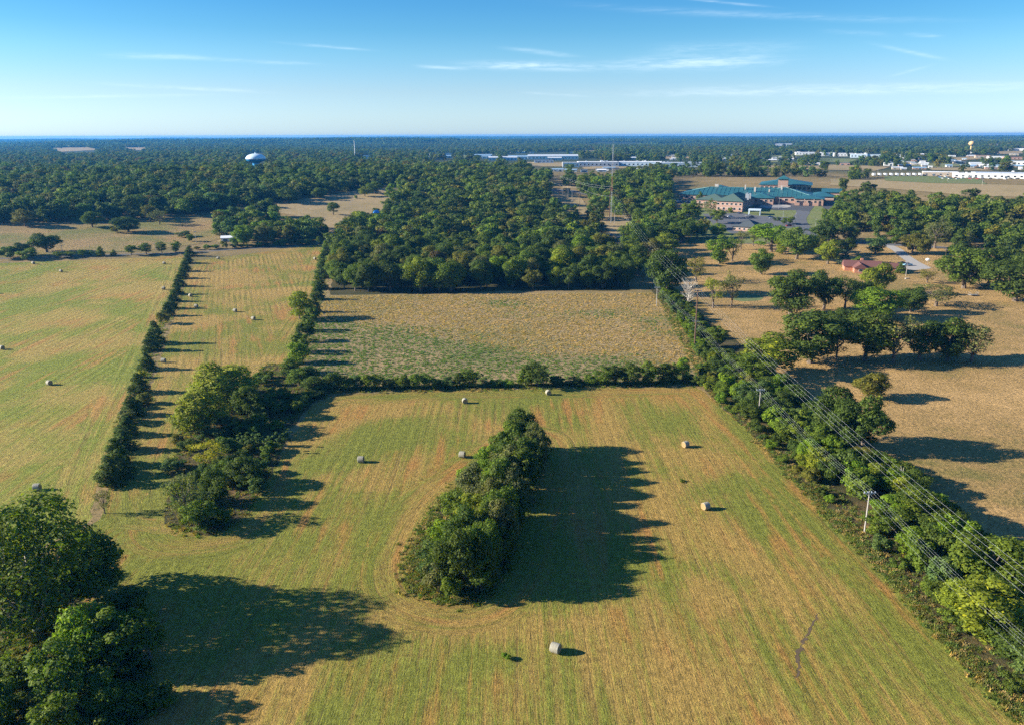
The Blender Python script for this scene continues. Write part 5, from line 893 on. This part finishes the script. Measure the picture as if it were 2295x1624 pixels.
# lamp arm on the brown street pole
so = [o for o in COL.objects if o.get('label', '').startswith('brown street pole')][0]; hs = height_at(Vector(so.location), 396); mb = MB(); mb.tube([(0, 0, hs), (-3, 0, hs + .6)], .06, 6); mb.box(-3.8, -.2, hs + .5, -2.9, .2, hs + .7); mb.build('lamp_arm', M_METAL, so)
WN = 0
def wire(a, b, sag, lb, r=.035, grp='overhead wires'):
    pts = []; n_ = 22
    for k in range(n_ + 1):
        t = k / n_; p = Vector(a).lerp(Vector(b), t); p.z -= 4 * sag * t * (1 - t); pts.append(p)
    o0 = pts[0].copy(); mb = MB(); mb.tube([p - o0 for p in pts], r, 4); tag(mb.build('overhead_wire', M_WIRE, None, o0), lb, 'wire', grp)
low = [(Psou, 9.6), near_poles[0], near_poles[1], (TP, hT - 12.0), near_poles[2], (Vector((92, 560, float(T(92, 560)))), 11), (FT, hF - 14)]
seg = ['between the frame corner and the nearest pale pole', 'between the nearest and the second pale pole', 'between the second pale pole and the tall brown pole', 'between the tall brown pole and the third pale pole', 'from the third pale pole into the wood', 'from the wood to the mast corridor']
side = ['leftmost low wire', 'second low wire', 'third low wire', 'rightmost low wire']
for k in range(len(low) - 1):
    (A, ha), (B, hb) = low[k], low[k + 1]
    for s, q in enumerate((-1.1, -.42, .42, 1.1)): wire((A.x + q, A.y - .14, A.z + ha - .05), (B.x + q, B.y - .14, B.z + hb - .05), .9 + .1 * s, '%s %s' % (side[s], seg[k]), .0075)
    wire((A.x, A.y, A.z + ha - 2.4), (B.x, B.y, B.z + hb - 2.4), 1.2, 'communication cable under the low wires %s' % seg[k], .007)
TS = Vector((77.5, -30, 0)); hi = [(TS, 24), (TP, hT), (FT, hF)]; pole(0, 0, 0, 'transmission pole behind the camera carrying the high wires', 1, M_WOOD, .3, 6, P=TS, h=24.5)
for k in range(2):
    (A, ha), (B, hb) = hi[k], hi[k + 1]
    for s, (qa, qb, dz) in enumerate([(-2.8, -1.4, -.4), (-1.0, -.5, -.4), (1.0, .5, -.4), (2.8, 1.4, -.4)]):
        wire((A.x + qa, A.y, A.z + ha + dz), (B.x + qb, B.y, B.z + hb + dz), 6.3 if k == 0 else 7.0, ['leftmost', 'second', 'third', 'rightmost'][s] + ' high transmission wire ' + ['over the near hedgerow', 'from the tall brown pole to the mast corridor'][k], .010)
for k, (a, b, ha, hb) in enumerate([((1229, 431), (1299, 476), 12, 22), ((1299, 476), (1366, 487), 22, 18), ((1253, 438), (1366, 487), 20, 26), ((1253, 438), (1366, 487), 19, 24)]):
    A, B = W(*a), W(*b); wire(A + Vector((0, 0, ha)), B + Vector((0, 0, hb)), 2, ['short wire from the street pole to the two tone pole', 'wire from the two tone pole to the dark brown pole', 'upper long wire across the corridor', 'lower long wire across the corridor'][k], .035)

# ------------------------------------------------------------------ masts and tanks
def lattice(x, yb, yt, lb, w=1.1, m=(M_METAL, M_REDR)):
    P = W(x, yb); h = height_at(P, yt); e = empty('lattice_mast', P, .3, lb, 'mast'); sec = int(h / 6); sh = h / sec
    w = .55; C3 = [(w * math.cos(a), w * math.sin(a)) for a in (0, 2.094, 4.189)]
    for k in range(sec):
        mb = MB(); z0 = k * sh
        for q in range(3): mb.tube([(*C3[q], z0), (*C3[q], z0 + sh)], .05, 4)
        for z in (0, .25, .5, .75):
            for q in range(3): mb.tube([(*C3[q], z0 + z * sh), (*C3[(q + 1) % 3], z0 + (z + .25) * sh)], .022, 3); mb.tube([(*C3[(q + 1) % 3], z0 + z * sh), (*C3[q], z0 + (z + .25) * sh)], .022, 3)
        mb.build('mast_section', m[1] if (k // 2) % 3 == 2 else m[0], e)
    mb = MB(); mb.tube([(0, 0, h), (0, 0, h + 4)], .05, 5); mb.build('antenna', M_METAL, e)
    return P, h
lattice(1369, 500, 324, 'tall banded lattice radio mast rising above the centre wood')
P = W(796, 356); h = height_at(P, 316); e = empty('monopole_mast', P, 0, 'thin pale monopole mast between the pale blue buildings', 'mast'); mb = MB(); mb.tube([(0, 0, 0), (0, 0, h)], [.9, .55], 8); mb.build('shaft', M_WHITE, e); mb = MB(); mb.lathe([(.6, h - 2), (1.3, h - 1.8), (1.3, h), (.5, h + .2)], 10); mb.build('antenna_ring', M_METAL, e)
# blue and white water tank
Pt = Vector((*W(573, 372)[:2], 0)); d = pix_dir(573, 354); rng_ = 1120.0; k_ = rng_ / math.hypot(d[0], d[1]); Pt = Vector((d[0] * k_, d[1] * k_, 0)); Pt.z = float(T(Pt.x, Pt.y)); topz = CAMH + pix_dir(573, 344.5)[2] * k_; botz = CAMH + pix_dir(573, 366)[2] * k_
Rt = 20.3 / FPX * rng_; mid = topz * .45 + botz * .55 - Pt.z; ht, hb_ = topz - Pt.z - mid, mid - (botz - Pt.z)
e = empty('water_tower', Pt, 0, 'large white and blue water tank above the left forest', 'water tower')
prof = [(Rt * math.cos(a), mid + ht * math.sin(a)) for a in np.linspace(0, math.pi / 2, 12)]; mb = MB(); mb.lathe(prof, 40); mb.build('tank_dome', M_TANK, e, smooth=True)
prof = [(Rt * math.cos(a) if a > -1.35 else 4, mid + hb_ * math.sin(a)) for a in np.linspace(-1.4, 0, 9)]; mb = MB(); mb.lathe(prof, 40); mb.build('tank_bowl', M_TANKB, e, smooth=True)
mb = MB(); mb.lathe([(5, -1), (4.6, mid * .5), (4.6, mid - hb_ + 1)], 24); mb.build('stem', M_TANKB, e); mb = MB(); mb.lathe([(Rt * 1.01, mid - .5), (Rt * 1.03, mid - .3), (Rt * 1.03, mid + .1), (Rt * 1.0, mid + .3)], 40); mb.build('balcony', M_METAL, e); mb = MB(); mb.tube([(0, 0, mid + ht - .3), (0, 0, mid + ht + 1.4)], 1, 10); mb.build('vent', M_TANK, e)
d = pix_dir(2178, 322); k_ = 2600 / math.hypot(d[0], d[1]); Pt = Vector((d[0] * k_, d[1] * k_, 0)); Pt.z = float(T(Pt.x, Pt.y)); zc = CAMH + d[2] * k_ - Pt.z; Rb = 5.6 / FPX * 2600
e = empty('water_tower', Pt, 0, 'ochre bulb shaped water tower above the right town', 'water tower'); mb = MB(); mb.lathe([(max(Rb * math.cos(a), .1), zc + Rb * .8 * math.sin(a)) for a in np.linspace(-1.57, 1.57, 14)], 20); mb.build('bulb', M_YELL, e, smooth=True); mb = MB(); mb.lathe([(3.6, -2), (2.2, 8), (2.0, zc - Rb * .6)], 14); mb.build('stem', M_YELL, e)

# ------------------------------------------------------------------ buildings
def frame(A, B): d = (B - A); return math.atan2(d.y, d.x), math.hypot(d.x, d.y)
def roof_mesh(x0, x1, y0, y1, z, rise, kind='hip', ov=.8, th=.25, along='x'):
    mb = MB(); X0, X1, Y0, Y1 = x0 - ov, x1 + ov, y0 - ov, y1 + ov
    if kind == 'flat': mb.box(X0, Y0, z, X1, Y1, z + rise); return mb
    if along == 'x': ins = min((Y1 - Y0) / 2, (X1 - X0) / 2 - .01) if kind == 'hip' else 0; ym = (Y0 + Y1) / 2; R = [(X0 + ins, ym, z + rise), (X1 - ins, ym, z + rise)]
    else: ins = min((X1 - X0) / 2, (Y1 - Y0) / 2 - .01) if kind == 'hip' else 0; xm = (X0 + X1) / 2; R = [(xm, Y0 + ins, z + rise), (xm, Y1 - ins, z + rise)]
    b = [(X0, Y0, z), (X1, Y0, z), (X1, Y1, z), (X0, Y1, z)]; lo = [(p[0], p[1], p[2] - th) for p in b]
    vs = b + R + lo
    if along == 'x': fs = [(0, 1, 5, 4), (2, 3, 4, 5), (1, 2, 5), (3, 0, 4)]
    else: fs = [(1, 2, 5, 4), (3, 0, 4, 5), (0, 1, 4), (2, 3, 5)]
    fs += [(6, 7, 1, 0), (7, 8, 2, 1), (8, 9, 3, 2), (9, 6, 0, 3), (9, 8, 7, 6)]; mb.add(vs, fs); return mb
def windows(e, face, xs, z0, z1, w, off, par, m=M_GLASS, frame_m=M_WHITE):
    """face 'f': front wall at y=off; 'l': wall at x=off facing -x; 'r': +x"""
    for x in xs:
        fb = MB(); gb = MB(); t = .12
        if face == 'f': fb.box(x - w / 2 - .12, off - .09, z0 - .12, x + w / 2 + .12, off - .003, z1 + .12); gb.box(x - w / 2, off - .13, z0, x + w / 2, off - .092, z1)
        elif face == 'l': fb.box(off - .09, x - w / 2 - .12, z0 - .12, off - .003, x + w / 2 + .12, z1 + .12); gb.box(off - .13, x - w / 2, z0, off - .092, x + w / 2, z1)
        else: fb.box(off + .003, x - w / 2 - .12, z0 - .12, off + .09, x + w / 2 + .12, z1 + .12); gb.box(off + .092, x - w / 2, z0, off + .13, x + w / 2, z1)
        f = fb.build('window', frame_m, e); gb.build('pane', m, f)
def simple_building(x0, x1, yt, yb, wall, roof, rk, lb):
    A, B = W(x0, yb), W(x1, yb); xm = (x0 + x1) / 2; C = W(xm, yb); wd = (x1 - x0) * math.hypot(C.x, C.y) / FPX
    h = max(height_at(C, yt), 3.2); 
    rz = math.atan2(-C.x, C.y) * .75 + random.uniform(-.08, .08); dp = min(max(wd * .45, 9), 60); e = empty('building', (C.x, C.y, C.z), rz, lb, 'building'); hw = wd / 2
    far = math.hypot(C.x, C.y); eh = h * (.72 if rk in ('gable', 'hip') else .84); d2 = dp
    mb = MB(); mb.box(-hw, 0, -4, hw, d2, eh); mb.build('wall', WALLS[wall], e)
    if rk in ('gable', 'hip'):
        roof_mesh(-hw, hw, 0, d2, eh, max(h - eh, 1.2), 'hip' if rk == 'hip' else 'gable', .5).build('roof', ROOFS[roof], e)
    else:
        roof_mesh(-hw, hw, 0, d2, eh + .01, .5, 'flat', .25).build('roof', ROOFS[roof], e)
        if rk == 'unit':
            for q in range(max(3, int(wd / 16))): ux = random.uniform(-hw * .9, hw * .9); uy = random.uniform(2, d2 * .8); u = MB(); s_ = random.uniform(1, 2.4); u.box(ux - s_, uy - s_, eh + .51, ux + s_, uy + s_, eh + .5 + random.uniform(1, 2.2)); u.build('roof_unit', M_METAL if q % 2 else M_WHITE, e)
    nw = max(2, min(int(wd / 7), 14)); windows(e, 'f', [-hw + wd * (q + .5) / nw for q in range(nw)], eh * .30, eh * .62, min(2.6, wd / nw * .5), 0, e)
    db = MB(); dx = hw * random.uniform(-.7, .7); db.box(dx - 1.4, -.16, -.2, dx + 1.4, -.135, min(3, eh * .7)); db.build('door', M_ROOFD, e)
for a in BLD: simple_building(*a)


def complex_building(name, A, B, lb, blocks, cat='building'):
    rz, L = frame(A, B); e = empty(name, A, rz, lb, cat)
    for (x0, x1, y0, y1, eave, rise, kind, along, wm, rm, wins) in blocks:
        mb = MB(); mb.box(x0, y0, -3, x1, y1, eave - .26); wl = mb.build('wall', wm, e)
        if wm is M_BRICK:
            for z in ([eave * .55] if eave < 7 else [eave * .3, eave * .62]): bb = MB(); bb.box(x0 - .05, y0 - .05, z, x1 + .05, y1 + .05, z + .35); bb.build('stone_band', M_BAND, wl)
        ro = roof_mesh(x0, x1, y0, y1, eave, rise, kind, 1.1 if rm is not M_BRNR else .5, .25, along).build('roof', rm, e)
        if rm is M_TEAL:                     # standing seams laid over both long slopes
            sm_ = MB(); ov = 1.1; X0, X1, Y0, Y1 = x0 - ov, x1 + ov, y0 - ov, y1 + ov; hw_ = (Y1 - Y0) / 2; ym = (Y0 + Y1) / 2
            if along == 'x' and kind == 'hip' and X1 - X0 > 2 * hw_:
                xx_ = X0 + 2
                while xx_ < X1 - 1.5:
                    reach = min(1, (xx_ - X0) / hw_, (X1 - xx_) / hw_)
                    for sg in (-1, 1): ya = ym + sg * hw_; yb_ = ym + sg * hw_ * (1 - reach); za = eave + .02; zb = eave + rise * reach + .02; sm_.add([(xx_ - .10, ya, za), (xx_ + .10, ya, za), (xx_ + .10, yb_, zb), (xx_ - .10, yb_, zb), (xx_, ya, za + .22), (xx_, yb_, zb + .22)], [(0, 4, 5, 3), (4, 1, 2, 5)])
                    xx_ += 4.2
                ins = hw_
                for q_ in ((X0, Y0, X0 + ins), (X0, Y1, X0 + ins), (X1, Y0, X1 - ins), (X1, Y1, X1 - ins)): sm_.tube([(q_[0], q_[1], eave + .1), (q_[2], ym, eave + rise + .1)], .22, 4)
                sm_.tube([(X0 + ins, ym, eave + rise + .1), (X1 - ins, ym, eave + rise + .1)], .25, 4); so_ = sm_.build('roof_seams', M_SEAM, ro); so_['kind'] = 'stuff'
        for w_ in wins:
            face, n_, z0, z1, ww = w_; a0, a1 = (x0, x1) if face == 'f' else (y0, y1); windows(e, face, [a0 + (a1 - a0) * (q + .5) / n_ for q in range(n_)], z0, z1, ww, y0 if face == 'f' else (x0 if face == 'l' else x1), e)
    return e, rz, L
A, B = W(1522, 447), W(1851, 456); rz, L = frame(A, B); f = L
T_, K_, G_ = M_TEAL, M_BRICK, M_GREENR
hosp, rz, L = complex_building('hospital', A, B, 'large brick hospital with long teal metal roofs', [
 (0, f * .93, 0, 54, 5.0, 6.0, 'hip', 'x', K_, T_, [('f', 26, 1.6, 3.3, 2.4)]), (f * .12, f * .40, 6, 72, 5.3, 7.2, 'hip', 'x', K_, T_, []),
 (f * .52, f * .92, -6, 46, 5.2, 6.9, 'hip', 'x', K_, T_, [('f', 10, 1.2, 3.2, 2.6)]), (f * .50, f * .66, -22, 8, 4.7, 3.4, 'hip', 'y', K_, T_, [('f', 5, 1.2, 3.0, 2.2)]),
 (f * .80, f * .98, -20, 6, 4.7, 2.6, 'hip', 'x', K_, T_, [('f', 5, 1.0, 2.8, 2.4)]), (f * .90, f * 1.05, 10, 56, 5.0, 3.0, 'hip', 'x', K_, T_, []), (f * .98, f * 1.10, 34, 66, 7.6, 2.6, 'gable', 'x', K_, T_, [('f', 3, 3.6, 5.0, 2.4)]),
 (f * .53, f * .90, 66, 118, 12.0, 5.4, 'hip', 'x', K_, T_, [('f', 11, 7.4, 10.2, 3), ('l', 5, 7.4, 10.2, 3)]), (f * .665, f * .735, 50.2, 62, 18.6, 3.4, 'hip', 'x', K_, T_, [])])
for (x, y, z, s_) in [(.24, 30, 12, 1.8), (.52, 12, 11, .8), (.62, 6, 9.5, .6), (.7, 14, 12.6, .7), (.45, 18, 12.6, .6)]: mb = MB(); mb.box(f * x - s_, y - s_, z - 3, f * x + s_, y + s_, z + 1.5); mb.build('roof_vent', M_BAND, hosp)
for q in (.80, .86, .92, .97): mb = MB(); mb.box(f * q - .4, -22.4, -1, f * q + .4, -21.6, 4.4); mb.build('canopy_post', K_, hosp)
C0, C1 = W(1663, 476), W(1604, 472.5); cb, rz2, L2 = complex_building('clinic', C1, C0, 'two storey brick clinic with a grey green hip roof', [
 (0, L2_ if False else frame(C1, C0)[1], 0, 46, 9.0, 6.0, 'hip', 'y', K_, G_, [('f', 6, 5.6, 7.2, 1.8), ('f', 5, 1.2, 3.2, 1.8), ('r', 8, 5.6, 7.2, 2.2), ('r', 8, 1.4, 3.2, 2.2)]),
 (-22, 4, 12, 42, 8.6, 4.6, 'hip', 'x', K_, G_, [('f', 4, 5.4, 7, 1.8)])])
for (x, y) in [(22, 20), (24, 26), (20, 32), (25, 14)]: mb = MB(); mb.box(x - .8, y - .8, 9.5, x + .8, y + .8, 14.6); mb.build('roof_unit', M_METAL, cb)
A, B = W(1641, 517), W(1694, 521); f = frame(A, B)[1]; complex_building('clinic', A, B, 'small single storey brick building with a charcoal hip roof', [(0, f, 0, 20, 3.6, 5.0, 'hip', 'x', K_, M_DARKR, [('f', 5, 1.0, 2.4, 1.4), ('l', 3, 1.0, 2.4, 1.4)])])
A, B = W(1676, 483), W(1704, 484); rz, L = frame(A, B); e = empty('entrance_canopy', A, rz, 'pale flat entrance canopy on posts beside the two storey clinic', 'canopy'); mb = MB(); mb.box(0, 0, 4.2, L, 9, 5.2); mb.build('roof', M_WALLB, e)
for x in (.5, L - .5):
    for y in (.5, 8.5): mb = MB(); mb.box(x - .3, y - .3, -1, x + .3, y + .3, 4.2); mb.build('post', M_WALLB, e)
# brick house
A, B = W(1892, 607), W(2018, 611); rz, L = frame(A, B)
house, rz, L = complex_building('brick_house', A, B, 'orange brick ranch house with a brown red gabled roof', [
 (0, L * .66, 0, 9.5, 2.9, 3.0, 'gable', 'x', M_BRICKO, M_BRNR, [('l', 1, .9, 2.0, 1.2)]), (L * .66, L, .8, 8.6, 2.6, 2.4, 'gable', 'x', M_BRICKO, M_BRNR, [('f', 3, .9, 2.0, 1.3)]), (L * .15, L * .37, -6.5, 4, 2.88, 2.5, 'gable', 'y', M_BRICKO, M_BRNR, [('f', 1, .9, 2.1, 1.8), ('l', 2, .9, 2.1, 1.1)])])
mb = MB(); mb.box(L * .30, 5, 2.5, L * .30 + 1.5, 6.4, 7.0); mb.build('chimney', M_BRICKO, house)
for (y0, y1, x, z, r_) in [(-.0, 9.5, -.03, 2.9, 2.7)]: mb = MB(); mb.add([(x, y0, z), (x, y1, z), (x, (y0 + y1) / 2, z + r_), (x - .06, y0, z), (x - .06, y1, z), (x - .06, (y0 + y1) / 2, z + r_)], [(0, 2, 1), (3, 4, 5), (0, 1, 4, 3), (1, 2, 5, 4), (2, 0, 3, 5)]); mb.build('gable_cladding', M_WALLB, house)

# ------------------------------------------------------------------ vehicles
CARCOL = {'white': (.75, .76, .78), 'silver': (.45, .47, .5), 'black': (.02, .02, .025), 'red': (.35, .03, .03), 'blue': (.05, .18, .42), 'dark blue': (.03, .06, .14), 'grey': (.16, .17, .18), 'light blue': (.25, .48, .62)}
CM = {k: plain(k + ' car paint', v, .25, .1, .03, 1, .6) for k, v in CARCOL.items()}
def car_parts(col, kind='car'):
    L, Wd = (4.7, 1.85) if kind == 'car' else (5.6, 2.0)
    if kind == 'car': prof = [(-2.35, .35), (-2.35, .85), (-1.6, .98), (-.95, 1.02), (-.35, 1.0), (1.6, .98), (2.3, .9), (2.35, .35)]; cab = [(-.95, 1.0), (-.35, 1.46), (.95, 1.48), (1.75, .98)]
    else: prof = [(-2.8, .45), (-2.8, 1.0), (-1.7, 1.15), (-1.1, 1.18), (.9, 1.18), (.95, 1.15), (2.75, 1.12), (2.8, .45)]; cab = [(-1.1, 1.17), (-.5, 1.8), (.6, 1.82), (.85, 1.17)]
    def ext(p, w, wt=None):
        mb = MB(); n_ = len(p); zt = max(z for _, z in p); vs = []
        for s in (-1, 1):
            for x, z in p: vs.append((x, s * (w if wt is None or z < zt - .2 else wt), z))
        fs = [tuple(range(n_)), tuple(range(2 * n_ - 1, n_ - 1, -1))] + [(k, k + n_, (k + 1) % n_ + n_, (k + 1) % n_) for k in range(n_)]; mb.add(vs, fs); return mb
    return ext(prof, Wd / 2).mesh('car body', CM[col]), ext(cab, Wd / 2 - .08, Wd / 2 - .28).mesh('car glass', M_GLASS), L
WH = MB(); WH.tube([(0, -.11, 0), (0, .11, 0)], .34, 12); WHM = WH.mesh('wheel', M_TIRE); CACHE = {}
def car(P, rz, col, lb, kind='car', group=None, s=1.0):
    key = (col, kind); 
    if key not in CACHE: CACHE[key] = car_parts(col, kind)
    b, g_, L = CACHE[key]; e = empty('parked_car' if kind == 'car' else 'pickup_truck', P + Vector((0, 0, .12)), rz, lb, 'car' if kind == 'car' else 'pickup truck', group)
    link('body', b, e); link('cabin_glass', g_, e)
    for sx in (-.31, .31):
        for sy in (-.8, .8): link('wheel', WHM, e, (L * sx, sy, .34))
for (x, y, a, c, lb) in [(1608, 478, 80, 'black', 'black car at the left end of the row by the clinic'), (1619, 474.5, 80, 'white', 'white car parked against the clinic wall'), (1628, 475.5, 80, 'grey', 'grey car in the row by the clinic'), (1637, 476, 80, 'red', 'dark red car at the right end of the row by the clinic'), (1656, 479, 60, 'dark blue', 'dark blue car near the clinic corner'), (1636, 487.5, 5, 'white', 'white car alone on the clinic lot'), (1676, 486, -10, 'silver', 'silver van like car below the entrance canopy'), (1730, 491, 170, 'silver', 'silver car on the right side of the lot'), (1727, 488, 170, 'dark blue', 'dark car beside the silver one on the lot'), (1768, 508, 0, 'red', 'red car near the lot exit'), (1808, 517, 150, 'black', 'black car driving on the hospital entrance road'), (1625, 489, 5, 'black', 'black car in the tree shade on the clinic lot'), (1684, 488, 0, 'grey', 'grey car right of the silver one')]: car(W(x, y), math.radians(a), c, lb, 'car', 'cars around the clinic')
for k in range(10): car(W(1518 + k * 6.5, 453 + k * .15), 1.5, ['white', 'silver', 'grey', 'white', 'blue', 'black', 'white', 'silver', 'red', 'white'][k], '%s car, %s from the left in the row before the hospital' % (['white', 'silver', 'grey', 'white', 'blue', 'black', 'white', 'silver', 'red', 'white'][k], nth(k)), 'car', 'cars in front of the hospital')
car(W(2034, 596), math.radians(8), 'light blue', 'light blue pickup on the driveway pad of the brick house', 'pickup'); car(W(2021, 592), math.radians(5), 'black', 'dark car in the carport end of the brick house')
def lot(n, x0, x1, y0, y1, what, grp, cols=('white', 'silver', 'grey', 'black', 'blue', 'red', 'dark blue', 'white')):
    for k in range(n):
        u, v = random.random(), random.random(); x, y = x0 + (x1 - x0) * (k + .3) / n, y0 + (y1 - y0) * ((k * .37) % 1); c = random.choice(cols); car(W(x, y), random.choice([.1, 1.6, 1.7]), c, '%s car, %s from the left %s' % (c, nth(k), what), 'car', grp)
lot(34, 2100, 2290, 396, 403, 'in front of the white dealership', 'dealership cars'); lot(30, 1592, 1637, 373, 378, 'beside the long white plant', 'cars beside the white plant'); lot(16, 1850, 2120, 452, 466, 'behind the trees right of the hospital', 'cars right of the hospital')
for k in range(9):
    P = W(1958 + k * 13, 394.5); e = empty('travel_trailer', P, 1.4, 'white trailer, %s from the left in the row beyond the green field' % nth(k), 'trailer', 'white trailers beyond the green field'); mb = MB(); mb.box(-4.5, -1.3, .6, 4.5, 1.3, 3.4); mb.build('body', M_WHITE, e); mb = MB(); mb.box(-4.0, -1.34, 1.8, 3.6, -1.302, 2.5); mb.build('window_band', M_GLASS, e)
    for s in (-1, 1): link('wheel', WHM, e, (.4, s * 1.1, .34))
# utility trailer in the pasture
P = W(2181, 663); e = empty('utility_trailer', P, .3, 'low open utility trailer with mesh ends in the pasture', 'trailer'); mb = MB(); mb.box(-2.4, -1, .5, 2.4, 1, .65); mb.tube([(2.4, 0, .55), (3.6, 0, .5)], .06, 6); mb.build('bed', M_METAL, e)
for s in (-1, 1):
    mb = MB()
    for q in range(6): mb.tube([(s * 2.38, -1 + .4 * q, .65), (s * 2.38, -1 + .4 * q, 1.7)], .03, 4)
    mb.tube([(s * 2.38, -1, 1.7), (s * 2.38, 1, 1.7)], .04, 4); mb.build('end_gate', M_METAL, e); link('wheel', WHM, e, (0, s * 1.12, .34))
P = W(2100, 577 + 40); mb = MB(); mb.box(-1.2, -.6, 0, 1.2, .6, .35); mb.box(-1.0, -.5, .35, 1.0, .5, .45); tag(mb.build('stone_slab', M_CONC, None, W(2033, 625), .2), 'pale stone slab lying on the lawn below the brick house', 'slab')
e = empty('satellite_dish', W(2078, 592), 2.5, 'white satellite dish on a post beside the driveway', 'dish'); mb = MB(); mb.tube([(0, 0, 0), (0, 0, 2.2)], .06, 6); mb.build('post', M_METAL, e); mb = MB(); mb.lathe([(.05, 0), (.5, .06), (1.0, .25), (1.4, .5)], 16); d_ = mb.build('reflector', M_WHITE, e, (0, 0, 2.3)); d_.rotation_euler = (.9, 0, 0)
mb = MB(); mb.add([(-2.5, -2, 0), (2.5, -2, 0), (2.5, 2, 0), (-2.5, 2, 0), (-1.5, 0, 2.2), (1.5, 0, 2.4)], [(0, 1, 5, 4), (2, 3, 4, 5), (1, 2, 5), (3, 0, 4)]); tag(mb.build('tarpaulin', M_TARP, None, W(845, 508) + Vector((0, 0, 11)), .3), 'blue tarpaulin over a roof hidden in the middle wood', 'tarpaulin')
# clearing fence
e = empty('wire_fence', W(801, 441), 0, 'post fence running across the tan clearing', 'fence'); pa, pb = W(801, 438), W(782, 462)
for k in range(14):
    p = pa.lerp(pb, k / 13); p.z = float(T(p.x, p.y)); mb = MB(); mb.tube([(0, 0, -.2), (0, 0, 1.5)], .12, 5); o = mb.build('fence_post', M_GREYW, e, p - e.location)

# ------------------------------------------------------------------ air
mb = MB(); mb.box(-17500, -17500, -14, 17500, 17500, 86); hz = mb.build('haze', [], None); tag(hz, kind='stuff')
hm_ = bpy.data.materials.new('haze'); hm_.use_nodes = True; n = NT(hm_.node_tree); pv = n.n('ShaderNodeVolumePrincipled'); pv.inputs['Color'].default_value = (.07, .40, 1.0, 1); pv.inputs['Density'].default_value = 6.8e-5; pv.inputs['Anisotropy'].default_value = .2
out = n.n('ShaderNodeOutputMaterial'); n.t.links.new(pv.outputs[0], out.inputs['Volume']); hz.data.materials.append(hm_)
print('kinds', KIND_COUNT, 'objects', len(bpy.data.objects))
